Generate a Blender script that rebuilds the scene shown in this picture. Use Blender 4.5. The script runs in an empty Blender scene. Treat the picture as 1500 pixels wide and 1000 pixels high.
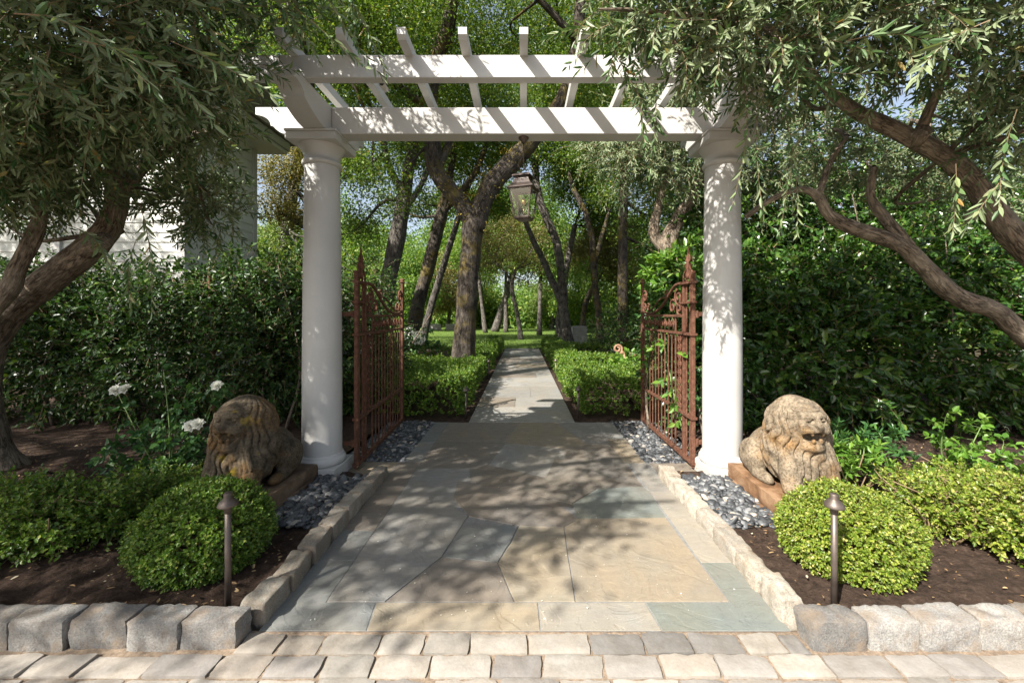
import bpy, math
import numpy as np
from mathutils import Vector
R = np.random.default_rng
scene = bpy.context.scene
COL = scene.collection
F, CX, CY, CH = 590.0, 765.0, 460.0, 1.3      # focal length, vanishing point (1500 px frame), eye height

def W(px, py, d):
    return np.array([(px - CX) * d / F, d, CH - (py - CY) * d / F])
def G(px, py, z=0.0):
    d = (CH - z) * F / (py - CY)
    return np.array([(px - CX) * d / F, d, z])

# ------------------------------------------------------------------ mesh builder
class MB:
    def __init__(s):
        s.v = []; s.f = []; s.n = 0; s.c = []; s.usec = False
    def add(s, v, faces, m=0, col=None):
        v = np.asarray(v, np.float64).reshape(-1, 3)
        if isinstance(faces, np.ndarray): faces = [faces]
        by = {}
        for f in faces:
            if isinstance(f, np.ndarray) and f.ndim == 2: by.setdefault(f.shape[1], []).append(f)
            else: by.setdefault(len(f), []).append(np.asarray(f).reshape(1, -1))
        for k, fl in by.items():
            s.f.append((np.concatenate(fl) + s.n, m))
        s.v.append(v)
        if col is not None:
            s.usec = True
            s.c.append(np.tile(np.asarray(col, np.float64), (len(v), 1)) if np.ndim(col) == 1 else np.asarray(col))
        else:
            s.c.append(np.ones((len(v), 3)) * .5)
        s.n += len(v)
    def build(s, name, mats, parent=None, smooth=False, loc=None):
        if not isinstance(mats, (list, tuple)): mats = [mats]
        v = np.concatenate(s.v)
        off = np.zeros(3)
        if loc is not None: off = np.asarray(loc, float)
        elif parent is not None:
            p = parent
            while p is not None:
                off = off + np.array(p.location[:]); p = p.parent
        v = v - off
        me = bpy.data.meshes.new(name)
        me.vertices.add(len(v)); me.vertices.foreach_set('co', v.astype(np.float32).ravel())
        nl = sum(f.size for f, _ in s.f); nf = sum(len(f) for f, _ in s.f)
        me.loops.add(nl); me.polygons.add(nf)
        me.loops.foreach_set('vertex_index', np.concatenate([f.ravel() for f, _ in s.f]).astype(np.int32))
        tot = np.concatenate([np.full(len(f), f.shape[1]) for f, _ in s.f])
        me.polygons.foreach_set('loop_start', (np.cumsum(tot) - tot).astype(np.int32))
        me.polygons.foreach_set('material_index', np.concatenate([np.full(len(f), m) for f, m in s.f]).astype(np.int32))
        me.polygons.foreach_set('use_smooth', np.full(nf, bool(smooth)))
        if s.usec:
            a = me.attributes.new('tone', 'FLOAT_COLOR', 'POINT')
            c = np.concatenate(s.c); c = np.concatenate([c, np.ones((len(c), 1))], 1)
            a.data.foreach_set('color', c.astype(np.float32).ravel())
        me.update(calc_edges=True); me.validate()
        for m in mats: me.materials.append(m)
        o = bpy.data.objects.new(name, me); COL.objects.link(o)
        if parent is not None: o.parent = parent
        elif loc is not None: o.location = loc
        return o

def tag(o, label=None, cat=None, group=None, kind=None):
    if label: o['label'] = label
    if cat: o['category'] = cat
    if group: o['group'] = group
    if kind: o['kind'] = kind
    return o
def thing(name, label, cat, loc, group=None):
    o = bpy.data.objects.new(name, None); COL.objects.link(o)
    o.location = tuple(float(q) for q in loc); o.empty_display_size = .1
    return tag(o, label, cat, group)
def copy_tree(o, parent=None):
    c = o.copy(); COL.objects.link(c); c.parent = parent
    for ch in list(o.children): copy_tree(ch, c)
    return c

# ------------------------------------------------------------------ shapes
def box(mb, lo, hi, ch=0.004, m=0, col=None, rotz=0, pivot=None, jit=0, rng=None):
    lo = np.array(lo, float); hi = np.array(hi, float); c = (lo + hi) / 2; h = (hi - lo) / 2
    ch = min(ch, h.min() * .45)
    V = []; idx = {}
    for sx in (-1, 1):
        for sy in (-1, 1):
            for sz in (-1, 1):
                s = np.array([sx, sy, sz]); base = c + s * h
                for a in range(3):
                    p = base.copy()
                    for b in range(3):
                        if b != a: p[b] -= s[b] * ch
                    idx[(sx, sy, sz, a)] = len(V); V.append(p)
    Fc = []
    for a in range(3):
        b, d = (a + 1) % 3, (a + 2) % 3
        for s in (-1, 1):
            q = []
            for (u, w) in ((-1, -1), (1, -1), (1, 1), (-1, 1)):
                k = [0, 0, 0]; k[a] = s; k[b] = u; k[d] = w; q.append(idx[(*k, a)])
            Fc.append(q if s > 0 else q[::-1])
    for a in range(3):
        b, d = (a + 1) % 3, (a + 2) % 3
        for u in (-1, 1):
            for w in (-1, 1):
                k0 = [0, 0, 0]; k0[b] = u; k0[d] = w; k0[a] = -1; k1 = list(k0); k1[a] = 1
                q = [idx[(*k0, b)], idx[(*k1, b)], idx[(*k1, d)], idx[(*k0, d)]]
                Fc.append(q if u * w < 0 else q[::-1])
    for sx in (-1, 1):
        for sy in (-1, 1):
            for sz in (-1, 1):
                q = [idx[(sx, sy, sz, a)] for a in range(3)]
                Fc.append(q if sx * sy * sz > 0 else q[::-1])
    V = np.array(V)
    if jit: V = V + (rng or R(0)).normal(0, jit, V.shape)
    if rotz:
        p = np.array(pivot if pivot is not None else c); ca, sa = math.cos(rotz), math.sin(rotz)
        x, y = V[:, 0] - p[0], V[:, 1] - p[1]
        V[:, 0] = p[0] + x * ca - y * sa; V[:, 1] = p[1] + x * sa + y * ca
    mb.add(V, Fc, m, col)

def vnoise(P, seed=0, freq=1.0):
    r = R(seed); out = np.zeros(len(P))
    for k in range(7):
        d = r.normal(0, 1, 3); d /= np.linalg.norm(d)
        out += np.sin(P @ d * freq * (1.1 ** k) * 2.2 + r.uniform(0, 6.28))
    return out / 3.0

def rough_block(mb, lo, hi, rng, rad=.014, amp=.004, n=(7, 4, 4), m=0, col=None, rotz=0):
    """rough hewn stone block: subdivided box, rounded, noisy"""
    lo = np.array(lo, float); hi = np.array(hi, float); c = (lo + hi) / 2; h = (hi - lo) / 2
    V = []; Fs = []; nb = 0
    for a in range(3):
        b, d = (a + 1) % 3, (a + 2) % 3
        for s in (-1, 1):
            gu, gv = np.meshgrid(np.linspace(-1, 1, n[b] + 1), np.linspace(-1, 1, n[d] + 1), indexing='ij')
            P = np.zeros((gu.size, 3)); P[:, a] = s; P[:, b] = gu.ravel(); P[:, d] = gv.ravel()
            V.append(P)
            I = np.arange(gu.size).reshape(gu.shape) + nb
            q = np.stack([I[:-1, :-1], I[1:, :-1], I[1:, 1:], I[:-1, 1:]], -1).reshape(-1, 4)
            Fs.append(q if s > 0 else q[:, ::-1]); nb += gu.size
    P = np.concatenate(V) * h
    core = np.clip(P, -(h - rad), h - rad); d = P - core; L = np.linalg.norm(d, axis=1, keepdims=True)
    P = np.where(L > 1e-9, core + d / np.maximum(L, 1e-9) * np.minimum(L, rad), P)
    sd = int(rng.integers(1 << 30))
    nrm = P / np.linalg.norm(P, axis=1, keepdims=True)
    P = P + nrm * (vnoise(P, sd, 24)[:, None] * amp * .8 + vnoise(P, sd + 1, 75)[:, None] * amp * .4 + vnoise(P, sd + 2, 190)[:, None] * amp * .25)
    # skew so no two blocks are the same
    P[:, 0] += P[:, 1] * rng.normal(0, .05); P[:, 2] += P[:, 0] * rng.normal(0, .015)
    ca, sa = math.cos(rotz), math.sin(rotz)
    Q = P.copy(); Q[:, 0] = P[:, 0] * ca - P[:, 1] * sa; Q[:, 1] = P[:, 0] * sa + P[:, 1] * ca
    mb.add(Q + c, Fs, m, col)

def lathe(mb, prof, c, seg=32, m=0, cap=True):
    prof = np.array(prof, float); n = len(prof)
    a = np.linspace(0, 2 * math.pi, seg, endpoint=False)
    V = np.stack([c[0] + prof[:, 0, None] * np.cos(a), c[1] + prof[:, 0, None] * np.sin(a),
                  np.repeat(c[2] + prof[:, 1, None], seg, 1)], -1).reshape(-1, 3)
    I = np.arange(n * seg).reshape(n, seg); J = np.roll(I, -1, 1)
    q = np.stack([I[:-1], J[:-1], J[1:], I[1:]], -1).reshape(-1, 4)
    fs = [q]
    if cap: fs += [I[0][::-1].reshape(1, -1), I[-1].reshape(1, -1)]
    mb.add(V, fs, m)

def catmull(pts, sub=4):
    P = np.array(pts, float)
    if len(P) < 3: return P
    Q = np.concatenate([[2 * P[0] - P[1]], P, [2 * P[-1] - P[-2]]])
    out = []
    for i in range(1, len(Q) - 2):
        for t in np.linspace(0, 1, sub, endpoint=False):
            p0, p1, p2, p3 = Q[i - 1], Q[i], Q[i + 1], Q[i + 2]
            out.append(.5 * (2 * p1 + (p2 - p0) * t + (2 * p0 - 5 * p1 + 4 * p2 - p3) * t * t + (3 * p1 - p0 - 3 * p2 + p3) * t ** 3))
    out.append(Q[-2]); return np.array(out)

def tube(mb, pts, rad, seg=10, m=0, rough=0, seed=0, cap=True):
    P = np.array(pts, float); n = len(P); rad = np.broadcast_to(np.array(rad, float), (n,))
    T = np.gradient(P, axis=0); T /= np.linalg.norm(T, axis=1, keepdims=True) + 1e-12
    u = np.cross(T[0], [0.3, 0.2, 1.0]);
    if np.linalg.norm(u) < 1e-3: u = np.cross(T[0], [1, 0, 0])
    u /= np.linalg.norm(u); U = [u]
    for i in range(1, n):
        u = U[-1] - T[i] * np.dot(U[-1], T[i]); U.append(u / (np.linalg.norm(u) + 1e-12))
    U = np.array(U); B = np.cross(T, U)
    a = np.linspace(0, 2 * math.pi, seg, endpoint=False)
    D = U[:, None] * np.cos(a)[None, :, None] + B[:, None] * np.sin(a)[None, :, None]
    V = P[:, None] + D * rad[:, None, None]
    if rough:
        f = V.reshape(-1, 3); k = 1 + rough * vnoise(f, seed, 1.0 / max(rad.max(), .02)) + rough * .5 * vnoise(f, seed + 5, 3.0 / max(rad.max(), .02))
        V = P[:, None] + (V - P[:, None]) * k.reshape(n, seg, 1)
    I = np.arange(n * seg).reshape(n, seg); J = np.roll(I, -1, 1)
    fs = [np.stack([I[:-1], J[:-1], J[1:], I[1:]], -1).reshape(-1, 4)]
    if cap: fs += [I[0][::-1].reshape(1, -1), I[-1].reshape(1, -1)]
    s = np.concatenate([[0], np.cumsum(np.linalg.norm(np.diff(P, axis=0), axis=1))])
    rm = np.maximum(rad, .004)[:, None]
    uv = np.stack([rm * np.cos(a) + seed * .37, rm * np.sin(a) + 0 * rm, np.repeat(s[:, None], seg, 1)], -1)
    mb.add(V.reshape(-1, 3), fs, m, uv.reshape(-1, 3))     # 'tone' carries the coordinates along the limb for the bark

def prism(mb, poly, axis, t0, t1, m=0):
    """extrude a 2D polygon; axis = the extruded axis (0 x: poly is (y,z); 1 y: poly is (x,z); 2 z: (x,y))"""
    poly = np.array(poly, float); n = len(poly)
    o = [k for k in range(3) if k != axis]
    V = np.zeros((2 * n, 3)); V[:n, o[0]] = poly[:, 0]; V[:n, o[1]] = poly[:, 1]; V[n:] = V[:n]
    V[:n, axis] = t0; V[n:, axis] = t1
    x, y = poly[:, 0], poly[:, 1]
    ar = np.sum(x * np.roll(y, -1) - np.roll(x, -1) * y)
    if axis == 1: ar = -ar
    lo = list(range(n)); hi = list(range(n, 2 * n))
    fs = [lo[::-1], hi] + [[i, (i + 1) % n, n + (i + 1) % n, n + i] for i in range(n)]
    if ar < 0: fs = [f[::-1] for f in fs]
    mb.add(V, fs, m)

# ------------------------------------------------------------------ foliage
def unit(v): return v / (np.linalg.norm(v, axis=-1, keepdims=True) + 1e-12)
def rdir(rng, n): return unit(rng.normal(0, 1, (n, 3)))
def leaves(mb, P, D, N, L, Wd, kind='quad', fold=.25, m=0):
    P = np.asarray(P); n = len(P); D = unit(D); S = unit(np.cross(D, N)); N = np.cross(S, D)
    L = np.broadcast_to(np.asarray(L, float), (n,))[:, None]; Wd = np.broadcast_to(np.asarray(Wd, float), (n,))[:, None] / 2
    if kind == 'quad':
        mid = P + D * L * .45; up = N * Wd * fold
        V = np.stack([P, mid + S * Wd + up, P + D * L, mid - S * Wd + up], 1)
        f = np.array([[0, 1, 2, 3]])
    else:
        if kind == 'lance': a, b, k = .3, .68, .8
        else: a, b, k = .28, .7, .78
        up = N * Wd * fold; dr = -N * L * .07
        V = np.stack([P, P + D * L * a + S * Wd + up, P + D * L * b + S * Wd * k + up + dr * .4, P + D * L + dr,
                      P + D * L * b - S * Wd * k + up + dr * .4, P + D * L * a - S * Wd + up], 1)
        f = np.array([[0, 3, 2, 1], [0, 5, 4, 3]])
    k = V.shape[1]
    Fc = (f[None] + (np.arange(n) * k)[:, None, None]).reshape(-1, 4)
    mb.add(V.reshape(-1, 3), [Fc], m)

def sprays(mb, P, D, Ls, nl, leafL, leafW, rng, droop=.4, kind='lance', mleaf=0, mtwig=1, twig=.0022, ang=.8, gap=0.15, upb=.5):
    """many leafy twigs at once: P,D (n,3) start & direction, Ls (n,) lengths, nl leaves each"""
    n = len(P); D = unit(D); t = np.linspace(gap, 1, nl)
    side0 = unit(np.cross(D, rdir(rng, n)))
    def pos(tt):
        q = P[:, None] + D[:, None] * (Ls[:, None, None] * tt[None, :, None])
        q = q + side0[:, None] * (Ls[:, None, None] * .12 * np.sin(tt * 2.6)[None, :, None])
        q[..., 2] -= (Ls[:, None] * droop * tt[None] ** 2); return q
    C = pos(t); T = unit(pos(np.minimum(t + .02, 1.02)) - C)
    ph = rng.uniform(0, 6.28, (n, 1)) + np.arange(nl)[None] * 2.4 + rng.normal(0, .3, (n, nl))
    A = unit(np.cross(T, [0.13, 0.21, 1.0])); B = np.cross(T, A)
    Rd = A * np.cos(ph)[..., None] + B * np.sin(ph)[..., None]
    an = ang + rng.normal(0, .2, (n, nl, 1)); an = an * (1 - .5 * t[None, :, None] ** 3)
    LD = unit(T * np.cos(an) + Rd * np.sin(an) + np.array([0, 0, -.12]))
    NN = unit(np.cross(np.cross(LD, T), LD) + np.array([0, 0, upb]) + rng.normal(0, .35, LD.shape))
    LL = leafL * rng.uniform(.6, 1.15, (n, nl)) * (1 - .25 * t[None] ** 4)
    leaves(mb, C.reshape(-1, 3), LD.reshape(-1, 3), NN.reshape(-1, 3), LL.ravel(), (LL * leafW / leafL).ravel(), kind, m=mleaf)
    if twig:
        tt = np.linspace(0, 1, 5); Q = pos(tt); a3 = np.array([0, 2.09, 4.19])
        TT = unit(np.gradient(Q, axis=1)); A = unit(np.cross(TT, [0.13, 0.21, 1.0])); B = np.cross(TT, A)
        rr = twig * (1 - .6 * tt)
        V = Q[:, :, None] + (A[:, :, None] * np.cos(a3)[None, None, :, None] + B[:, :, None] * np.sin(a3)[None, None, :, None]) * rr[None, :, None, None]
        I = np.arange(15).reshape(5, 3); J = np.roll(I, -1, 1)
        f = np.stack([I[:-1], J[:-1], J[1:], I[1:]], -1).reshape(-1, 4)
        mb.add(V.reshape(-1, 3), [(f[None] + (np.arange(n) * 15)[:, None, None]).reshape(-1, 4)], mtwig)

def inblobs(blobs, n, rng, power=.5):
    """points spread through ellipsoid blobs (x,y,z,rx[,ry,rz]), biased to the outside; returns points and outward dirs"""
    b = np.array([(list(q) + [q[3], q[3] * .8])[:6] if len(q) == 4 else list(q) for q in blobs], float)
    w = np.prod(b[:, 3:], 1) ** (2 / 3); k = rng.choice(len(b), n, p=w / w.sum())
    d = rdir(rng, n); u = rng.uniform(0, 1, (n, 1)) ** power
    return b[k, :3] + d * u * b[k, 3:], d

def crown(mb, blobs, nclump, per, sig, L, rng, wr=.5, up=.9, m=0, kind='quad', flat=.6, power=.45, droop=.25):
    C, Dc = inblobs(blobs, nclump, rng, power)
    s = sig * rng.uniform(.5, 1.5, (nclump, 1, 1))
    P = (C[:, None] + rng.normal(0, 1, (nclump, per, 3)) * s * np.array([1, 1, flat])).reshape(-1, 3)
    n = len(P)
    D = unit(np.repeat(Dc, per, 0) * .5 + rdir(rng, n) + np.array([0, 0, -droop]))
    N = unit(rng.normal(0, .55, (n, 3)) + np.array([0, 0, up]))
    LL = L * rng.uniform(.55, 1.25, n)
    leaves(mb, P, D, N, LL, LL * wr, kind, m=m)

# ------------------------------------------------------------------ isosurface (surface nets) for carved stone
def surface_nets(Fv, org, h):
    S = Fv < 0; nx, ny, nz = Fv.shape
    cs = (nx - 1, ny - 1, nz - 1)
    acc = np.zeros(cs + (3,)); cnt = np.zeros(cs)
    corner = [(i, j, k) for i in (0, 1) for j in (0, 1) for k in (0, 1)]
    sl = lambda c: Fv[c[0]:nx - 1 + c[0], c[1]:ny - 1 + c[1], c[2]:nz - 1 + c[2]]
    for a in corner:
        for ax in range(3):
            if a[ax] == 0:
                b = list(a); b[ax] = 1
                fa, fb = sl(a), sl(b); x = (fa < 0) != (fb < 0)
                t = np.where(x, fa / np.where(x, fa - fb, 1), 0)
                for q in range(3): acc[..., q] += np.where(x, a[q] + (t if q == ax else 0), 0)
                cnt += x
    act = cnt > 0; ids = -np.ones(cs, int); ids[act] = np.arange(act.sum())
    ijk = np.argwhere(act)
    V = (ijk + acc[act] / cnt[act][:, None]) * h + np.array(org)
    Q = []
    for ax in range(3):
        o = [q for q in range(3) if q != ax]
        lo = [slice(1, cs[q]) for q in range(3)]; lo[ax] = slice(0, cs[ax])
        hi = list(lo); A = S[tuple(lo)]
        hi[ax] = slice(1, cs[ax] + 1); B = S[tuple(hi)]
        e = np.argwhere(A != B); e0 = e.copy(); e0[:, o[0]] += 1; e0[:, o[1]] += 1
        def cell(da, db):
            c = e0.copy(); c[:, o[0]] -= da; c[:, o[1]] -= db; return ids[c[:, 0], c[:, 1], c[:, 2]]
        q = np.stack([cell(1, 1), cell(0, 1), cell(0, 0), cell(1, 0)], 1)
        ins = A[tuple(e.T)]
        flip = ins if ax != 1 else ~ins
        q = np.where(flip[:, None], q, q[:, ::-1]); Q.append(q)
    return V, np.concatenate(Q)
# ------------------------------------------------------------------ materials
class NT:
    def __init__(s, name):
        s.m = bpy.data.materials.new(name); s.m.use_nodes = True; s.t = s.m.node_tree; s.t.nodes.clear()
        s.out = s.t.nodes.new('ShaderNodeOutputMaterial')
    def n(s, typ, **kw):
        nd = s.t.nodes.new('ShaderNode' + typ)
        for k, v in kw.items():
            if k.startswith('i_'):
                key = k[2:]; key = int(key) if key.isdigit() else key.replace('_', ' ')
                s.set(nd, key, v)
            else: setattr(nd, k, v)
        return nd
    def set(s, nd, key, v):
        if isinstance(v, bpy.types.NodeSocket): s.t.links.new(v, nd.inputs[key])
        elif isinstance(v, (tuple, list)) and len(v) == 3 and nd.inputs[key].type == 'RGBA': nd.inputs[key].default_value = (*v, 1)
        else: nd.inputs[key].default_value = v
    def ramp(s, fac, stops):
        r = s.n('ValToRGB'); e = r.color_ramp.elements
        while len(e) < len(stops): e.new(.5)
        for el, (p, c) in zip(e, stops): el.position = p; el.color = (*c, 1) if len(c) == 3 else c
        s.t.links.new(fac, r.inputs[0]); return r.outputs[0]
    def mix(s, fac, a, b, blend='MIX'):
        x = s.n('Mix', data_type='RGBA', blend_type=blend)
        s.set(x, 0, fac); s.set(x, 6, a); s.set(x, 7, b); return x.outputs[2]
    def noise(s, scale, detail=4, rough=.6, vec=None, dist=0):
        x = s.n('TexNoise', i_Scale=scale, i_Detail=detail, i_Roughness=rough, i_Distortion=dist)
        if vec is not None: s.t.links.new(vec, x.inputs['Vector'])
        return x.outputs[0]
    def coord(s, scale=None):
        c = s.n('TexCoord').outputs['Object']
        if scale is None: return c
        mp = s.n('Mapping'); s.t.links.new(c, mp.inputs[0]); mp.inputs['Scale'].default_value = scale; return mp.outputs[0]
    def bump(s, h, strength=.5, dist=.01, normal=None):
        b = s.n('Bump', i_Strength=strength, i_Distance=dist); s.t.links.new(h, b.inputs['Height'])
        if normal is not None: s.t.links.new(normal, b.inputs['Normal'])
        return b.outputs[0]
    def math(s, op, a, b=0.0):
        x = s.n('Math', operation=op); s.set(x, 0, a); s.set(x, 1, b); return x.outputs[0]
    def bsdf(s, color, rough=.7, normal=None, metal=0, spec=.5, **kw):
        b = s.n('BsdfPrincipled'); s.set(b, 'Base Color', color); s.set(b, 'Roughness', rough); s.set(b, 'Metallic', metal)
        s.set(b, 'Specular IOR Level', spec)
        if normal is not None: s.t.links.new(normal, b.inputs['Normal'])
        for k, v in kw.items(): s.set(b, k.replace('_', ' '), v)
        return b.outputs[0]
    def done(s, sh):
        s.t.links.new(sh, s.out.inputs[0]); return s.m

M = {}
def leafmat(name, stops, trans=.3, rough=.45, back=None, spec=.4, tint=(1.25, 1.25, .6)):
    t = NT(name); g = t.n('NewGeometry')
    c = t.ramp(g.outputs['Random Per Island'], stops)
    nz = t.noise(3.0, 2, vec=t.coord()); c = t.mix(t.math('MULTIPLY', nz, .35), c, t.mix(1, c, (.55, .62, .45), 'MULTIPLY'))
    if back is not None: c2 = t.mix(g.outputs['Backfacing'], c, t.mix(.75, c, back))
    else: c2 = c
    p = t.bsdf(c2, rough, spec=spec)
    tr = t.n('BsdfTranslucent'); t.set(tr, 'Color', t.mix(1, c, tint, 'MULTIPLY'))
    mx = t.n('MixShader'); mx.inputs[0].default_value = trans
    t.t.links.new(p, mx.inputs[1]); t.t.links.new(tr.outputs[0], mx.inputs[2])
    M[name] = t.done(mx.outputs[0]); return M[name]

leafmat('olive_leaf', [(0, (.034, .075, .024)), (.45, (.07, .13, .044)), (.8, (.13, .192, .078)), (.97, (.21, .25, .11)), (1, (.28, .17, .05))], .22, .48, back=(.2, .235, .13), spec=.3)
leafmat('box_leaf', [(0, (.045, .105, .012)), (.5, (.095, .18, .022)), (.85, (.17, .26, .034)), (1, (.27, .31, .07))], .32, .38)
leafmat('box_leaf_sun', [(0, (.08, .14, .016)), (.5, (.17, .235, .028)), (.85, (.27, .315, .045)), (1, (.4, .36, .12))], .34, .4)  # brighter copy of box_leaf for sunlit plants, sunlight put into the colour
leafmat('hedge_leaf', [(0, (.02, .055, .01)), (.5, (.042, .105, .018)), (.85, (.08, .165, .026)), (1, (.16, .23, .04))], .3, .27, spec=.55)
leafmat('shade_leaf', [(0, (.014, .038, .009)), (.5, (.028, .07, .015)), (.85, (.055, .115, .022)), (1, (.11, .17, .03))], .26, .4, spec=.28)  # darker copy of hedge_leaf, shade painted into the leaf colour
leafmat('rose_leaf', [(0, (.03, .085, .025)), (.6, (.05, .125, .035)), (1, (.09, .18, .04))], .28, .35)
leafmat('bright_leaf', [(0, (.06, .14, .02)), (.6, (.11, .22, .03)), (1, (.19, .29, .05))], .35, .33)
leafmat('oak_leaf', [(0, (.05, .105, .014)), (.5, (.11, .19, .026)), (.85, (.18, .265, .04)), (.97, (.27, .3, .07)), (1, (.36, .24, .06))], .42, .42)
leafmat('lime_leaf', [(0, (.07, .13, .03)), (.5, (.13, .2, .04)), (1, (.24, .28, .08))], .4, .45)
leafmat('dry_leaf', [(0, (.1, .1, .03)), (.5, (.16, .16, .05)), (1, (.3, .23, .09))], .35, .5)
leafmat('far_leaf', [(0, (.06, .13, .02)), (.5, (.12, .22, .035)), (.85, (.2, .3, .055)), (1, (.3, .33, .1))], .45, .5)
leafmat('grass_blade', [(0, (.06, .12, .02)), (.6, (.12, .2, .035)), (1, (.2, .25, .07))], .35, .5)
leafmat('petal', [(0, (.8, .78, .7)), (1, (.85, .84, .8))], .3, .6, tint=(1, 1, 1))
leafmat('litter', [(0, (.12, .07, .03)), (.5, (.25, .15, .07)), (.9, (.35, .25, .13)), (1, (.5, .45, .35))], .1, .7, tint=(1, 1, 1))
leafmat('moss', [(0, (.12, .1, .01)), (.5, (.25, .19, .02)), (1, (.36, .27, .05))], .1, .9, tint=(1, 1, 1))

def bark(name, dark, mid, light, sc=1.0, moss=0, disp=.02):
    t = NT(name); at = t.n('Attribute', attribute_name='tone').outputs['Vector']
    mp = t.n('Mapping'); t.t.links.new(at, mp.inputs[0]); mp.inputs['Scale'].default_value = (30 * sc, 30 * sc, 5.5 * sc); v = mp.outputs[0]
    n1 = t.noise(1.5, 7, .7, v, 1.2)
    n0 = t.noise(6.0, 4, .65, t.coord())
    rid = t.n('TexNoise', i_Scale=1.1, i_Detail=4, i_Roughness=.6, i_Distortion=.7); t.t.links.new(v, rid.inputs['Vector'])
    crack = t.ramp(t.math('ABSOLUTE', t.math('SUBTRACT', rid.outputs[0], .5)), [(0, (0, 0, 0)), (.09, (1, 1, 1))])
    h = t.mix(.6, n1, crack, 'MULTIPLY')
    c = t.ramp(n1, [(.3, dark), (.5, mid), (.72, light)])
    c = t.mix(.8, c, t.mix(1, c, crack, 'MULTIPLY'))
    c = t.mix(t.ramp(n0, [(.4, (0, 0, 0)), (.7, (.5, .5, .5))]), c, tuple(q * 1.15 for q in light))
    if moss:
        mn = t.noise(2.2, 4, .7, t.coord()); c = t.mix(t.ramp(mn, [(.5, (0, 0, 0)), (.68, (moss, moss, moss))]), c, (.16, .12, .02))
    M[name] = t.done(t.bsdf(c, .9, t.bump(h, .9, disp), spec=.2))
bark('olive_bark', (.075, .055, .04), (.21, .16, .115), (.36, .3, .23))
bark('oak_bark', (.02, .016, .013), (.062, .05, .04), (.15, .128, .105), .7, moss=.75, disp=.03)
bark('grey_bark', (.028, .024, .021), (.085, .075, .065), (.2, .178, .155), .6, disp=.03)
t = NT('twig'); M['twig'] = t.done(t.bsdf((.16, .11, .06), .8))
t = NT('green_stem'); M['green_stem'] = t.done(t.bsdf((.1, .16, .04), .6))

# white paint, a little weathered, rust streaks
t = NT('white_paint'); o = t.coord()
n = t.noise(1.7, 5, .6, o); n2 = t.noise(60, 3, .6, o); st = t.noise(3.2, 5, .7, t.coord((6, 6, .8)))
c = t.ramp(n, [(.3, (.38, .372, .352)), (.7, (.46, .452, .43))])
c = t.mix(t.ramp(st, [(.55, (0, 0, 0)), (.75, (.4, .4, .4))]), c, (.5, .46, .4))
c = t.mix(t.ramp(t.noise(22, 3, .8, o), [(.72, (0, 0, 0)), (.8, (.5, .5, .5))]), c, (.3, .2, .12))
M['white_paint'] = t.done(t.bsdf(c, .5, t.bump(n2, .12, .004)))
# iron rust
t = NT('rusted_iron'); o = t.coord(); n = t.noise(26, 6, .7, o); n2 = t.noise(5, 4, .6, o)
c = t.ramp(n, [(.25, (.025, .012, .008)), (.5, (.098, .045, .027)), (.75, (.2, .108, .07))]); c = t.mix(t.ramp(n2, [(.4, (0, 0, 0)), (.7, (.6, .6, .6))]), c, (.1, .035, .02))
M['rusted_iron'] = t.done(t.bsdf(c, .82, t.bump(n, .6, .004), metal=.1, spec=.25))
t = NT('bronze'); o = t.coord(); n = t.noise(14, 5, .6, o)
M['bronze'] = t.done(t.bsdf(t.ramp(n, [(.3, (.07, .052, .042)), (.7, (.14, .115, .1))]), .5, t.bump(t.noise(90, 2, .5, o), .1, .002), metal=.6))
t = NT('copper'); o = t.coord(); n = t.noise(9, 5, .6, o)
M['copper'] = t.done(t.bsdf(t.ramp(n, [(.3, (.022, .017, .014)), (.7, (.075, .052, .042))]), .5, metal=.4))
t = NT('clear_glass'); g = t.n('BsdfGlossy', i_Roughness=.03); tr = t.n('BsdfTransparent'); t.set(tr, 'Color', (.86, .9, .88)); mx = t.n('MixShader', i_0=.12)
t.t.links.new(tr.outputs[0], mx.inputs[1]); t.t.links.new(g.outputs[0], mx.inputs[2]); M['clear_glass'] = t.done(mx.outputs[0])
t = NT('dark_lens'); M['dark_lens'] = t.done(t.bsdf((.02, .02, .022), .15))
t = NT('brass'); M['brass'] = t.done(t.bsdf((.55, .36, .12), .35, metal=.9))
t = NT('steel_grey'); M['steel_grey'] = t.done(t.bsdf((.12, .1, .09), .55, metal=.5))

# flagstone: per stone tone attribute
t = NT('flagstone'); o = t.coord(); at = t.n('Attribute', attribute_name='tone').outputs['Color']
n = t.noise(2.2, 7, .62, o, .6); n2 = t.noise(9, 6, .65, t.coord((1, 2.6, 1)), 1.0); n3 = t.noise(110, 3, .7, o)
c = t.mix(t.ramp(n, [(.35, (0, 0, 0)), (.72, (.75, .75, .75))]), at, t.mix(1, at, (1.2, 1.03, .82), 'MULTIPLY'))
c = t.mix(t.ramp(n2, [(.4, (0, 0, 0)), (.75, (.55, .55, .55))]), c, t.mix(1, c, (.66, .66, .67), 'MULTIPLY'))
c = t.mix(t.ramp(n3, [(.35, (.3, .3, .3)), (.65, (0, 0, 0))]), c, t.mix(1, c, (.6, .6, .6), 'MULTIPLY'))
spk = t.n('TexVoronoi', i_Scale=9.0); t.t.links.new(o, spk.inputs['Vector'])
c = t.mix(t.ramp(spk.outputs['Distance'], [(.035, (.55, .55, .55)), (.05, (0, 0, 0))]), c, (.62, .6, .56))
rdg = t.n('TexNoise', i_Scale=3.2, i_Detail=6, i_Roughness=.55, i_Distortion=1.5); t.t.links.new(o, rdg.inputs['Vector'])
cl = t.ramp(rdg.outputs[0], [(.38, (0, 0, 0)), (.41, (.4, .4, .4)), (.5, (.45, .45, .45)), (.53, (.8, .8, .8)), (.66, (.85, .85, .85)), (.69, (1, 1, 1))])
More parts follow.
